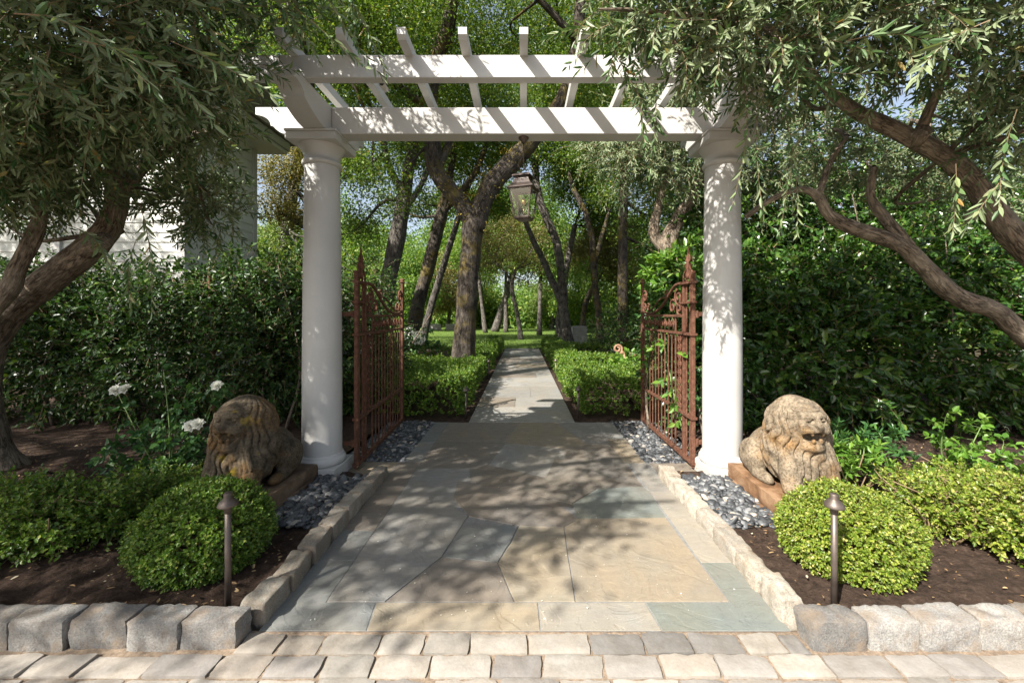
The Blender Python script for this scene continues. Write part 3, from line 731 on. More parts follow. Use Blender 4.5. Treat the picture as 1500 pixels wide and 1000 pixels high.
# ================================================================== GATES
def spiral(c, r, turns, a0, sgn, n=26, shrink=.2):
    t = np.linspace(0, 1, n); rr = r * (1 - (1 - shrink) * t); a = a0 + sgn * turns * 2 * math.pi * t
    return np.stack([c[0] + rr * np.cos(a), c[1] + rr * np.sin(a)], 1)
def gate(x, out, label, y0, tilt):
    g = thing('iron_gate', label, 'gate', (x, y0, .04), 'open leaves of the iron gate'); IR = M['rusted_iron']
    T3 = lambda uz, dx=0: np.array([x + dx + tilt * uz[0], y0 + uz[0], uz[1]])
    def bar(mb, u0, z0, u1, z1, w=.018, th=.014):
        if abs(u1 - u0) < 1e-6: box(mb, (x - th / 2 + tilt * u0, y0 + u0 - w / 2, z0), (x + th / 2 + tilt * u0, y0 + u0 + w / 2, z1), .002)
        else:
            c = [T3((u0, z0)), T3((u1, z1))]; h = w / 2; V = []
            for p in c:
                for dx, dz in ((-th / 2, -h), (th / 2, -h), (th / 2, h), (-th / 2, h)): V.append(p + [dx, 0, dz])
            mb.add(V, [[0, 1, 2, 3], [7, 6, 5, 4], [0, 4, 5, 1], [1, 5, 6, 2], [2, 6, 7, 3], [3, 7, 4, 0]])
    def scroll(pts, w=.011, name='scroll'):
        mb = MB(); tube(mb, [T3(p) for p in pts], w, 7); return mb.build(name, IR, g, True)
    mb = MB()
    bar(mb, .015, .02, .015, 1.66, .036, .03); bar(mb, .205, .02, .205, 1.58, .034, .022); bar(mb, 1.43, .04, 1.43, 1.67, .05, .026)
    bar(mb, .395, .05, .395, 1.28, .02, .012)
    for z, w in ((.055, .035), (.43, .022), (1.13, .022), (1.285, .022)): bar(mb, .205, z, 1.43, z, w, .03)
    for z in (.055, .43, 1.13, 1.4, 1.57): bar(mb, -.015, z, .235, z, .02, .05)
    mb.build('frame', IR, g)
    for u in (.075, .145):
        mb = MB(); bar(mb, u, .06, u, 1.7, .018, .009); mb.build('bar', IR, g)
    us = np.linspace(.395, 1.43, 12)[1:-1]
    for u in us:
        mb = MB(); bar(mb, u, .06, u, 1.13, .019, .009); mb.build('bar', IR, g)
    # pierced rosette strips
    for u0, name in ((.3, 'rosette_panel'), (1.43, 'rosette_panel')):
        mb = MB(); z = .47 if u0 != .112 else .1
        rr = .034 if u0 == .3 else .022
        while z < (1.1 if u0 != .112 else 1.38):
            p = [T3((u0 + rr * math.cos(a), z + rr * math.sin(a)), -.012 if u0 == 1.43 else 0) for a in np.linspace(0, 2 * math.pi, 13)]
            tube(mb, p, .0065, 6, cap=False)
            for q in range(4):
                a = q * math.pi / 2 + .78; tube(mb, [T3((u0, z)), T3((u0 + rr * 1.3 * math.cos(a), z + rr * 1.3 * math.sin(a)))], .0055, 5)
            lathe(mb, [(0, z - .012), (.013, z), (0, z + .012)], T3((u0, 0)), 8)
            z += rr * 2 + .008
        mb.build(name, IR, g, True)
    # frieze of little arches between the two upper rails
    mb = MB()
    for k in range(9):
        u = .45 + k * .11
        tube(mb, [T3((u + .045 * math.cos(a), 1.18 + .06 * math.sin(a))) for a in np.linspace(0, math.pi, 9)], .006, 6)
        tube(mb, [T3((u, 1.14)), T3((u, 1.275))], .006, 6); lathe(mb, [(0, 1.19), (.014, 1.21), (0, 1.24)], T3((u, 0)), 8)
    mb.build('frieze', IR, g, True)
    # swan neck and scrolls
    scroll(catmull([(.205, 1.565), (.3, 1.575), (.42, 1.56), (.56, 1.49), (.74, 1.39), (.95, 1.325), (1.18, 1.305), (1.41, 1.33)]), .015, 'swan_neck')
    scroll(spiral((.33, 1.45), .085, 1.4, 1.2, -1)); scroll(spiral((.31, 1.345), .055, 1.3, -2.0, 1)); scroll(spiral((.47, 1.37), .07, 1.2, 2.2, -1))
    scroll(spiral((1.33, 1.5), .08, 1.4, 0, 1)); scroll(spiral((1.34, 1.385), .06, 1.2, -.5, -1)); scroll(spiral((1.2, 1.37), .05, 1.3, 1.0, 1), .009)
    scroll(catmull([(.62, 1.45), (.72, 1.47), (.86, 1.44), (1.0, 1.38), (1.12, 1.34)]), .009); scroll(spiral((.64, 1.5), .05, 1.3, -1.57, -1), .009)
    # cap of the far stile and the tall finial on the hinge post
    mb = MB(); lathe(mb, [(0, 1.665), (.03, 1.665), (.034, 1.68), (.02, 1.69), (.03, 1.7), (.024, 1.715), (0, 1.72)], T3((1.43, 0)), 14); mb.build('cap', IR, g, True)
    mb = MB(); c = T3((.11, 0))
    lathe(mb, [(0, 1.6), (.02, 1.6), (.024, 1.64), (.014, 1.67), (.03, 1.7), (.032, 1.72), (.016, 1.745), (.026, 1.765), (.014, 1.79), (.007, 1.84), (0, 1.895)], c, 12)
    for a, b in ((.015, .1), (.205, .12)): tube(mb, [T3(p) for p in catmull([(a, 1.57), (a, 1.64), ((a + b) / 2, 1.68), (b, 1.72)])], .009, 7)
    tube(mb, [T3((.11 + .036 * math.cos(a), 1.775 + .036 * math.sin(a))) for a in np.linspace(0, 2 * math.pi, 15)], .007, 6)
    mb.build('finial', IR, g, True)
    for zz_, nm in ((.23, 'hinge'), (1.3, 'hinge')):
        mb = MB(); box(mb, sorted_lo := np.minimum([x + out * .012, y0 + .0, zz_ - .018], [x + out * .13, y0 + .02, zz_ + .018]), np.maximum([x + out * .012, y0 + .0, zz_ - .018], [x + out * .13, y0 + .02, zz_ + .018]), .003)
        lathe(mb, [(0, zz_ - .03), (.016, zz_ - .03), (.016, zz_ + .03), (0, zz_ + .03)], (x + out * .03, y0 + .01, 0), 10)
        mb.build(nm, IR, g)
gate(-1.375, -1, 'rusted ornate iron gate leaf standing open in the shade', 3.33, -.03)
gate(1.43, 1, 'rusted ornate iron gate leaf standing open in the sun', 3.36, 0)

# ================================================================== LIONS
def carve_lion():
    h = .0062; x = np.arange(-.31, .311, h); y = np.arange(-.34, .34, h); z = np.arange(-.03, .63, h)
    X, Y, Z = np.meshgrid(x, y, z, indexing='ij')
    def ell(c, r):
        a = (X - c[0]) / r[0]; b = (Y - c[1]) / r[1]; d = (Z - c[2]) / r[2]
        k0 = np.sqrt(a * a + b * b + d * d); k1 = np.sqrt((a / r[0]) ** 2 + (b / r[1]) ** 2 + (d / r[2]) ** 2) + 1e-9
        return k0 * (k0 - 1) / k1
    def cap(a, b, r0, r1):
        a = np.array(a); b = np.array(b); ab = b - a
        t = np.clip(((X - a[0]) * ab[0] + (Y - a[1]) * ab[1] + (Z - a[2]) * ab[2]) / (ab @ ab), 0, 1)
        return np.sqrt((X - a[0] - t * ab[0]) ** 2 + (Y - a[1] - t * ab[1]) ** 2 + (Z - a[2] - t * ab[2]) ** 2) - (r0 + (r1 - r0) * t)
    def smin(a, b, k): m = np.clip(.5 + .5 * (b - a) / k, 0, 1); return b + (a - b) * m - k * m * (1 - m)
    def smax(a, b, k): return -smin(-a, -b, k)
    body = smin(cap((0, .15, .17), (0, -.05, .27), .165, .16), ell((0, .17, .14), (.2, .15, .15)), .05)
    for s in (-1, 1):
        body = smin(body, ell((s * .185, .12, .13), (.085, .135, .12)), .025)
        body = smin(body, ell((s * .2, -.01, .035), (.05, .12, .04)), .02)
    # mane: bell shaped, flat topped, grooved into locks
    mane = ell((0, -.09, .405), (.195, .165, .19))
    mane = smin(mane, ell((0, -.09, .26), (.235, .16, .2)), .06)
    mane = smin(mane, ell((0, -.13, .16), (.2, .14, .14)), .05)
    th = np.arctan2(X, -(Y + .06)); wav = th * 15 + 1.3 * np.sin(Z * 15 + th * 2) + Z * 2
    face_mask = np.clip((np.sqrt((X / .11) ** 2 + ((Z - .42) / .14) ** 2) - .85) / .3, 0, 1) * (Y < 0) + (Y >= 0)
    face_mask = face_mask * np.clip((.6 - Z) / .12, .15, 1); wav = wav + .9 * np.sin(Z * 38 + X * 20) + 1.1 * np.sin(X * 23 + Y * 17)
    grv = (1 - np.abs(np.sin(wav * .8))) ** 3; gm = face_mask * (mane < .02)
    mane = mane - .012 * face_mask + .03 * grv * face_mask + .005 * np.sin(Z * 60 + th * 9) * face_mask
    body = smin(body, mane, .012)
    # forelegs
    for s in (-1, 1):
        leg = smin(cap((s * .13, -.17, .22), (s * .135, -.235, .06), .07, .062), ell((s * .135, -.265, .04), (.07, .075, .05)), .03)
        leg = leg + .006 * np.abs(np.sin((X - s * .135) * 70)) * (Z < .1) * (Y < -.26)
        body = smin(body, leg, .018)
    # long chest locks between the legs
    for k in range(5):
        xx = .03 + .035 * k
        body = smin(body, cap((xx * .7, -.235, .3), (xx, -.262, .15 + .012 * abs(k - 2)), .022, .013), .008)
    # head
    head = ell((0, -.19, .43), (.122, .11, .135))
    head = smin(head, ell((0, -.245, .425), (.088, .06, .055)), .03)        # muzzle
    head = smin(head, ell((0, -.24, .505), (.1, .045, .028)), .012)          # brow
    head = smin(head, cap((0, -.27, .5), (0, -.3, .445), .02, .032), .015)  # nose
    for s in (-1, 1):
        head = smin(head, ell((s * .07, -.245, .42), (.035, .045, .04)), .015)
        head = smax(head, -ell((s * .052, -.29, .478), (.034, .034, .021)), .006)
        head = smin(head, ell((s * .052, -.262, .478), (.022, .017, .013)), .003)
        head = smin(head, cap((s * .03, -.277, .495), (s * .08, -.262, .492), .009, .007), .006)
    for q in range(3): head = head + .005 * np.exp(-((Z - .432 - q * .013 + .06 * X * X * 8) / .0035) ** 2) * (Y < -.2) * (np.abs(X) < .09)
    jaw = smin(ell((0, -.238, .306), (.078, .055, .034)), ell((0, -.265, .325), (.05, .02, .016)), .01)
    head = smin(head, jaw, .02)
    body = smin(body, head, .015)
    mouth = ell((0, -.285, .372), (.078, .075, .036))
    body = smax(body, -mouth, .005)
    for q in range(4): body = body + .009 * np.exp(-((Z - .528 - q * .02 - .3 * X * X) / .0045) ** 2) * (Y < -.15) * (np.abs(X) < .1)
    for xx, zz2 in ((-.035, .396), (.035, .396), (-.026, .352), (.026, .352)): body = smin(body, ell((xx, -.283, zz2), (.013, .012, .014)), .004)
    r = R(3); nz = np.zeros_like(X)
    for k in range(10):
        d = unit(r.normal(0, 1, 3)) * r.uniform(18, 60); nz += np.sin(X * d[0] + Y * d[1] + Z * d[2] + r.uniform(0, 6.3)) / 10
    body = body + nz * .013
    body = smax(body, -(Z + .004), .003)
    return surface_nets(body, (x[0], y[0], z[0]), h)
LV, LQ = carve_lion()
def lion(cx, cy, label, mats, mirror):
    g = thing('lion_statue', label, 'statue', (cx, cy, .03), 'carved lions guarding the gateway')
    V = LV * [.9, 1, 1.01]; Q = LQ
    if mirror: V[:, 0] *= -1; Q = Q[:, ::-1]
    mb = MB(); mb.add(V + [cx, cy, .155], [Q]); mb.build('lion_body', M[mats[0]], g, True)
    rg = R(int(cx * 10) + 99)
    mb = MB(); rough_block(mb, (cx - .27, cy - .31, .06), (cx + .27, cy + .31, .162), rg, .012, .006, (14, 14, 4)); mb.build('base_block', M[mats[1]], g, True)
    mb = MB(); rough_block(mb, (cx - .295, cy - .34, .0), (cx + .295, cy + .335, .066), rg, .008, .004, (14, 14, 3)); mb.build('base_slab', M[mats[1]], g, True)
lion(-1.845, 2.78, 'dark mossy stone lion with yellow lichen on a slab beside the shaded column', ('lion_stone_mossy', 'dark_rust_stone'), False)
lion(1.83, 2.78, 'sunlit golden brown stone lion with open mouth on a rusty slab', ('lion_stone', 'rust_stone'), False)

# ================================================================== PATH LIGHTS
def path_light(p, h, label, parts=True):
    g = thing('path_light', label, 'path light', p, 'bronze path lights')
    x, y, z = p
    mb = MB(); tube(mb, [(x, y, z - .03), (x, y, z + h - .07)], .0125, 14); mb.build('post', M['bronze'], g, True)
    mb = MB(); lathe(mb, [(.0, h - .085), (.015, h - .085), (.015, h - .06), (.017, h - .058)], p, 20); mb.build('collar', M['bronze'], g, True)
    mb = MB(); lathe(mb, [(.017, h - .06), (.038, h - .056), (.039, h - .051), (.033, h - .038), (.021, h - .026), (.017, h - .02), (.017, h - .004), (.015, h), (0, h + .001)], p, 28); mb.build('shade', M['bronze'], g, True)
path_light(W(334, 884, 1.73) * [1, 1, 0] + [0, 0, .045], .49, 'bronze path light in front of the shaded boxwood ball')
path_light(W(1222, 890, 1.73) * [1, 1, 0] + [0, 0, .045], .485, 'bronze path light in front of the sunlit boxwood ball')
path_light((-.71, 5.08, -.03), .42, 'dark path light at the near corner of the hedge around the oak')
path_light((.71, 5.12, -.03), .42, 'dark path light at the near corner of the hedge on the sunny side')
path_light((-.69, 8.2, -.03), .42, 'distant path light where the oak hedge has a gap')
path_light((.69, 8.3, -.03), .42, 'distant path light halfway along the right hedge')

# ================================================================== HOUSE
H = thing('house', 'white clapboard house half hidden behind the left olive tree', 'house', (-5.87, 7, 0)); SD = M['siding']
def clap(face, a0, a1, z0, z1, at, step=.17):
    mb = MB(); z = z0
    while z < z1:
        t = min(z + step, z1)
        if face == 'y': prism(mb, [(at - .02, z), (at + .05, z), (at + .05, t), (at - .004, t)], 0, a0, a1)
        else: prism(mb, [(at + .02, z), (at - .05, z), (at - .05, t), (at + .004, t)], 1, a0, a1)
        z = t
    return mb.build('wall', SD, H)
clap('y', -15, -5.95, 0, 4.9, 7.0); clap('x', 7.08, 8.75, 0, 4.9, -5.87)
mb = MB(); box(mb, (-5.965, 6.955, 0), (-5.83, 7.09, 4.9), .006); mb.build('corner_board', WP, H)
mb = MB(); box(mb, (-5.92, 8.752, 0), (-5.83, 8.87, 4.9), .006); mb.build('corner_board', WP, H)
mb = MB(); box(mb, (-8.12, 6.945, 0), (-7.98, 7.05, 4.9), .006); mb.build('corner_board', WP, H)
mb = MB(); box(mb, (-15, 6.4, 4.9), (-5.3, 9.1, 4.98), .01); mb.build('soffit', SD, H)
mb = MB(); box(mb, (-15, 6.36, 4.982), (-5.26, 9.14, 5.16), .01); mb.build('fascia', WP, H)
mb = MB(); prism(mb, [(6.2, 5.162), (9.3, 5.162), (7.75, 6.3)], 0, -15, -5.2); mb.build('roof', M['shingle'], H)
wl = np.array([-5.82, 7.35, 2.83]); mb = MB(); box(mb, wl + [-.02, -.07, -.1], wl + [.09, .07, .1], .008); wlo = mb.build('wall_lamp', M['steel_grey'], H)
mb = MB(); box(mb, wl + [-.01, -.05, -.085], wl + [.097, .05, .085], .003); mb.build('lamp_panel', SD, wlo)
mb = MB(); box(mb, (-5.4, 9.6, -.05), (-3.4, 9.75, 1.55), .01); tag(mb.build('garden_wall', SD), 'low pale rendered wall behind the shaded column and hedge', 'wall')

# far stone pieces
def block(name, px, py, d, w, dp, h, label, cat, mat='pale_stone', seed=0):
    p = W(px, py, d); mb = MB(); rough_block(mb, (p[0] - w / 2, d, -.03), (p[0] + w / 2, d + dp, h), R(seed), .03, .012, (8, 8, 8)); return tag(mb.build(name, M[mat], smooth=True), label, cat)
block('stone_pillar', 850, 490, 17, .62, .7, .78, 'squat pale stone pier at the edge of the lawn beside the leaning trunks', 'stone pier', seed=1)
block('stone_block', 817, 497, 16.5, .55, .4, .27, 'low pale stone block at the foot of the leaning trunks', 'stone block', seed=2)
block('stone_bench', 637, 482, 33, .95, .5, .48, 'pale stone cube seat on the far lawn beside the thin leaning trunks', 'stone seat', seed=3)
block('stone_bench', 661, 482, 33, .95, .5, .5, 'pale stone cube seat on the far lawn half behind the oak trunk', 'stone seat', seed=4)
p = W(905, 512, 8.6); mb = MB(); sp_ = spiral((p[0], .56), .1, 1.5, -1.2, 1, 30, .25)
tube(mb, [(a, 8.6, b) for a, b in sp_], .024, 10); tube(mb, catmull([(p[0] + .05, 8.6, .5), (p[0] + .2, 8.6, .42), (p[0] + .4, 8.62, .44)]), .05, 10); tube(mb, [(p[0] + .15, 8.6, -.03), (p[0] + .15, 8.6, .45)], .06, 10)
tag(mb.build('scroll_ornament', M['terracotta'], smooth=True), 'small terracotta scroll ornament among the hedges behind the sunny gate', 'garden ornament')
p0, p1 = W(308, 400, 4.75), W(309, 445, 4.75); mb = MB(); tube(mb, [(p1[0] + .05, 4.75, .02), p1, p0 + [-.01, 0, .05]], [.024, .023, .021], 8, rough=.04); tag(mb.build('wooden_stake', M['old_wood']), 'weathered reddish wooden stake poking up out of the left hedge', 'stake')
# ================================================================== PLANTS
def limb_pts(l):   # list of (px, py, width px, depth) -> smooth world points and radii
    P = np.array([list(W(a, b, d)) + [w * d / F / 2 * (1 + ((a - CX) / F) ** 2) ** -.36] for a, b, w, d in l]); Q = catmull(P, 4); return Q[:, :3], np.maximum(Q[:, 3], .008)
def reach(mb, tips, blobs, rng, r0=.035, m=0):
    """thin branches from the nearest limb points out into the leaf masses"""
    tips = np.array(tips)
    for b in blobs:
        c = np.array(b[:3]); k = np.argmin(np.linalg.norm(tips - c, axis=1)); a = tips[k]
        mid = (a + c) / 2 + rng.normal(0, .12, 3) * np.linalg.norm(c - a); e = c + (c - a) * .25
        Q = catmull([a, mid, c, e], 5); tube(mb, Q, np.linspace(r0, r0 * .25, len(Q)), 6, m, cap=False)

def olive(name, label, base, limbs, blobs, nspray, seed, stubs=(), ll=.074, lw=.0185, nl=15, sl=(.14, .32), droop=.16, extra=None):
    rg = R(seed); g = thing(name, label, 'olive tree', base); mb = MB(); tips = []
    for i, l in enumerate(limbs):
        Q, r = limb_pts(l); tube(mb, Q, r, 18, 0, .06, seed + i); tips += list(Q[len(Q) // 2:])
    for a, b, r0, r1 in stubs: tube(mb, [a, (np.array(a) + b) / 2, b], [r0, r1 * 1.05, r1], 14, 0, .05, seed + 9)
    bl = [list(W(px, py, d)) + [r] for px, py, d, r in blobs]
    reach(mb, tips, bl, rg, .02)
    mb.build('trunk', M['olive_bark'], g, True)
    mb = MB(); P, D = inblobs(bl, nspray, rg, .5)
    D = unit(D * .7 + rdir(rg, nspray) * .9 + np.array([0, -.15, -.12]))
    sprays(mb, P, D, rg.uniform(*sl, nspray), nl, ll, lw, rg, droop, 'lance', 0, 1, .0022, .95)
    if extra is not None:
        E = [(W(a, b, d), dv, L) for a, b, d, dv, L in extra]
        sprays(mb, np.array([e[0] for e in E]), np.array([e[1] for e in E], float), np.array([e[2] for e in E]), 30, ll * 1.05, lw, rg, .35, 'lance', 0, 1, .0022, .75)
    mb.build('crown', [M['olive_leaf'], M['twig']], g)
    return g

olive('olive_tree', 'leaning olive tree with thick bark trunk curving up in front of the white house', (-4.25, 3.3, 0),
      [[(2, 704, 92, 3.32), (-14, 655, 66, 3.32), (-26, 580, 54, 3.3), (-16, 510, 54, 3.28), (24, 449, 52, 3.25), (88, 398, 50, 3.2), (138, 360, 48, 3.15), (166, 318, 38, 3.1), (172, 268, 36, 3.05), (171, 200, 30, 3.0), (163, 128, 20, 2.9), (184, 68, 17, 2.75), (215, -10, 14, 2.6), (260, -90, 10, 2.5)],
       [(168, 300, 26, 3.08), (215, 240, 18, 3.05), (280, 200, 14, 3.0), (340, 190, 9, 3.0)],
       [(171, 210, 18, 3.0), (120, 150, 14, 2.7), (80, 90, 10, 2.4), (50, 30, 8, 2.0)]],
      [(40, 40, 1.95, .62), (150, 30, 2.1, .6), (235, 40, 2.2, .5), (40, 150, 2.35, .5), (130, 160, 2.5, .36), (235, 150, 2.5, .38), (280, 212, 3.0, .28), (245, 285, 3.3, .26), (95, 270, 3.2, .22), (300, 310, 3.3, .22), (262, 100, 2.5, .27), (285, -60, 2.2, .32), (-80, 150, 2.4, .7), (150, -120, 2.0, .7), (350, -120, 2.3, .6), (412, -20, 2.3, .15), (310, 290, 3.2, .22), (60, 255, 3.5, .25), (205, 235, 3.5, .28), (275, 285, 3.5, .25), (0, 320, 3.6, .2)],
      2500, 21, stubs=[(W(128, 366, 3.1), W(152, 352, 2.95), .07, .058)],
      extra=[(430, 10, 2.1, (1, 0, -.4), .4), (470, -20, 2.2, (.8, .1, -.7), .45), (250, 60, 1.5, (.9, .1, -.1), .35), (120, 60, 1.3, (.9, .1, -.3), .4), (20, 20, 1.2, (.8, .1, -.2), .4), (205, 300, 2.2, (.1, 0, -1), .45), (200, 350, 2.3, (.0, 0, -1), .3), (385, -10, 2.2, (.6, .1, -.5), .35), (500, -20, 2.3, (.6, .1, -.8), .4), (100, 330, 2.3, (.5, -.1, -.3), .35)])
olive('olive_tree', 'dark slanting olive tree at the edge of the frame beside the leaning trunk', (-5.0, 3.1, 0),
      [[(-190, 720, 66, 3.1), (-140, 610, 52, 3.08), (-60, 500, 40, 3.05), (8, 432, 32, 3.0), (28, 388, 28, 3.0), (50, 345, 26, 2.97), (60, 305, 24, 2.95), (54, 262, 20, 2.9), (38, 215, 17, 2.8), (25, 150, 14, 2.7)],
       [(56, 300, 18, 2.95), (10, 262, 12, 2.9), (-40, 220, 10, 2.8)]],
      [(-40, 100, 2.5, .6), (10, 230, 2.8, .35), (80, 250, 2.8, .3), (-120, 230, 2.7, .6), (30, 140, 2.3, .4)], 1000, 22)
olive('olive_tree', 'sunlit olive tree reaching in over the right column with two gnarled limbs', (5.0, 3.15, 0),
      [[(1790, 760, 130, 3.15), (1740, 640, 110, 3.1), (1650, 500, 80, 3.1), (1560, 412, 58, 3.05), (1500, 362, 48, 3.0), (1456, 312, 42, 2.95), (1422, 262, 36, 2.9), (1382, 228, 32, 2.85), (1342, 206, 30, 2.8), (1298, 184, 26, 2.75), (1260, 166, 24, 2.7), (1238, 152, 20, 2.65), (1200, 120, 14, 2.5), (1160, 70, 10, 2.35), (1100, 20, 8, 2.2)],
       [(1640, 560, 60, 3.12), (1560, 530, 48, 3.15), (1500, 492, 36, 3.15), (1460, 456, 34, 3.15), (1417, 442, 34, 3.15), (1382, 420, 31, 3.12), (1351, 388, 29, 3.1), (1326, 364, 26, 3.08), (1290, 347, 26, 3.05), (1244, 332, 23, 3.0), (1212, 312, 18, 2.98), (1198, 288, 14, 2.95), (1170, 277, 10, 2.95), (1130, 292, 9, 3.0), (1092, 318, 8, 3.05)],
       [(1330, 362, 24, 3.08), (1300, 325, 20, 3.1), (1276, 290, 14, 3.12), (1280, 245, 10, 3.1)],
       [(1342, 206, 20, 2.8), (1380, 120, 14, 2.5), (1420, 40, 10, 2.2)], [(1198, 290, 12, 2.95), (1215, 240, 9, 3.0), (1240, 200, 7, 3.0)]],
      [(925, 15, 2.05, .17), (985, 45, 2.05, .2), (1050, 40, 2.05, .26), (1130, 50, 2.1, .33), (1230, 5, 2.2, .38), (1340, 0, 2.2, .45), (1450, 10, 2.2, .5), (1515, 110, 2.5, .32), (1400, 180, 3.5, .36), (1330, 250, 3.7, .32), (1210, 190, 3.5, .33), (1160, 130, 2.9, .24), (1270, 240, 3.6, .3), (1440, 280, 3.8, .28), (1100, -110, 2.2, .6), (1320, -120, 2.2, .7), (960, -80, 2.1, .4), (1560, 130, 2.5, .55), (1000, 95, 2.2, .1), (1110, 120, 2.4, .14)],
      2500, 23, stubs=[(W(1340, 208, 2.8), W(1352, 192, 2.68), .05, .045), (W(1440, 300, 2.95), W(1420, 318, 2.8), .045, .035)],
      extra=[(900, 75, 2.2, (.7, 0, -.8), .35), (1110, 150, 2.2, (.1, 0, -1), .45), (1090, 120, 2.2, (-.2, 0, -1), .5), (1150, 170, 2.3, (.1, 0, -1), .5), (1180, 180, 2.3, (-.3, 0, -1), .5), (930, 110, 2.2, (.2, .0, -1), .3), (960, 130, 2.25, (-.1, .1, -1), .35), (1450, 30, 1.4, (-.7, -.1, -.3), .3), (1490, 160, 1.9, (-.2, 0, -1), .35), (1400, 240, 2.2, (-.1, 0, -1), .3), (1470, 260, 2.0, (-.6, 0, -.5), .25), (880, 40, 2.2, (-.6, 0, .1), .3), (1240, 60, 1.5, (.7, 0, .1), .35)])
olive('olive_tree', 'olive tree behind the right column with a lit slanting branch stub', (2.6, 5.6, 0),
      [[(1045, 560, 40, 5.6), (1000, 440, 34, 5.6), (978, 370, 30, 5.5), (992, 325, 22, 5.45), (1007, 299, 18, 5.4), (1020, 277, 15, 5.35), (1036, 240, 11, 5.3)], [(978, 370, 22, 5.5), (958, 340, 16, 5.5), (965, 300, 12, 5.5), (980, 240, 9, 5.4)]],
      [(930, 225, 5.2, .4), (1000, 230, 5.2, .45), (890, 210, 5.4, .3), (960, 150, 5, .45), (1030, 180, 5, .5), (1080, 120, 4.8, .6), (1120, 250, 5.2, .5), (1000, 90, 4.8, .4)], 1300, 24, sl=(.3, .6), nl=22, ll=.07, lw=.015)

# ---- big hedges with stems
def hedge(name, label, blobs, n, seed, mats=('hedge_leaf', 'twig'), leaf=(.06, .028), sl=(.16, .34), nl=9, stems=None, kind='oval', cat='hedge', upb=.6, power=.4, base=None, parent=None, group=None, droop=.25):
    rg = R(seed); bl = [list(b) for b in blobs]
    c = np.mean([b[:2] for b in bl], 0) if base is None else base[:2]
    g = parent or thing(name, label, cat, (c[0], c[1], 0), group)
    mb = MB(); P, D = inblobs(bl, n, rg, power); P[:, 2] = np.maximum(P[:, 2], .04)
    D = unit(D * .8 + rdir(rg, n) * .6 + np.array([0, 0, .25]))
    sprays(mb, P, D, rg.uniform(*sl, n), nl, leaf[0], leaf[1], rg, droop, kind, 0, 1, .003, .9, upb=upb)
    mb.build('foliage', [M[mats[0]], M[mats[1]]], g)
    if stems:
        mb = MB()
        for k in range(stems):
            b = bl[rg.integers(len(bl))]; x, y = b[0] + rg.normal(0, .25), b[1] + rg.normal(0, .2); t = b[2] + .6 * (b[5] if len(b) > 5 else b[3] * .8)
            Q = catmull([(x, y, -.02), (x + rg.normal(0, .08), y + rg.normal(0, .08), t * .4), (x + rg.normal(0, .2), y + rg.normal(0, .15), t)], 5)
            tube(mb, Q, np.linspace(.018, .005, len(Q)), 6)
        mb.build('stems', M['olive_bark'], g, True)
    return g
rg = R(40)
bl = [(x, 4.95 + rg.normal(0, .15), .85 + rg.normal(0, .08), .5, .7, .85 + rg.normal(0, .12)) for x in np.arange(-6.8, -2.0, .5)]
bl += [(x, 4.95 + rg.normal(0, .1), 1.45 + rg.normal(0, .1), .45, .4, .45) for x in np.arange(-6.8, -2.6, .5)] + [(-2.55, 4.6, 1.6, .38, .35, .42), (-3.0, 4.8, 1.45, .35, .35, .4)]
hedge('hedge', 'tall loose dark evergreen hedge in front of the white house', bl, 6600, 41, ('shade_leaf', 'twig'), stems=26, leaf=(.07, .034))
bl = [(x, 4.5 + rg.normal(0, .15), .8, .55, .55, .95 + rg.normal(0, .1)) for x in np.arange(2.25, 7.2, .5)] + [(x, 4.85 + rg.normal(0, .15), 1.75 + rg.normal(0, .12), .55, .5, .6) for x in np.arange(2.3, 7.2, .55)]
bl += [(x, 5.5, 2.5 + rg.normal(0, .15), .7, .6, .7) for x in np.arange(2.9, 8, .7)]
hedge('hedge', 'tall dense glossy evergreen hedge behind the sunlit lion', bl, 6800, 42, stems=20, leaf=(.092, .046))
bl = [(x, 6.6 + rg.normal(0, .2), 2.6 + rg.normal(0, .3), 1.0, .8, 1.9) for x in np.arange(3.2, 11, 1.0)]
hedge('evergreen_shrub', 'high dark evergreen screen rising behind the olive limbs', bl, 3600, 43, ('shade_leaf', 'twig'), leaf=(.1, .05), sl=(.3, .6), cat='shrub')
# shrubs behind the gate leaves
bl = [(-2.3, 6.0, .9, .6, .55, 1.0), (-2.75, 6.0, 1.4, .5, .5, .65), (-2.2, 5.75, 1.75, .4, .4, .45), (-1.95, 5.4, .75, .3, .4, .75), (-2.8, 5.6, .6, .6, .4, .6)]
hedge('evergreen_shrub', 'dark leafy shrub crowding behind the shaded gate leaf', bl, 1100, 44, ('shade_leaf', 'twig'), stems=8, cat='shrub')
bl = [(2.05, 5.3, .75, .4, .45, .8), (2.0, 5.15, 1.45, .32, .35, .4), (2.4, 5.5, 1.6, .5, .4, .6), (1.8, 4.5, .7, .16, .5, .65)]
hedge('evergreen_shrub', 'broadleaf shrub pushing leaves through the sunny gate leaf', bl, 620, 45, ('rose_leaf', 'green_stem'), (.085, .042), stems=8, cat='shrub')
bl = [(1.93, 5.05, 1.75, .3, .28, .2), (2.12, 5.2, 1.9, .3, .28, .2)]
hedge('bay_shrub', 'bright large leaved shrub standing above the sunny gate leaf', bl, 120, 46, ('bright_leaf', 'green_stem'), (.13, .05), sl=(.15, .3), nl=10, stems=5, cat='shrub')
mb = MB(); rg = R(47); n = 10; P = np.stack([np.full(n, 1.48), rg.uniform(3.5, 4.7, n), rg.uniform(.2, 1.1, n)], 1)
sprays(mb, P, unit(np.stack([-rg.uniform(.4, 1, n), -rg.uniform(.2, .8, n), rg.uniform(-.2, .6, n)], 1)), rg.uniform(.08, .18, n), 5, .1, .055, rg, .2, 'oval', 0, 1, .003, .9)
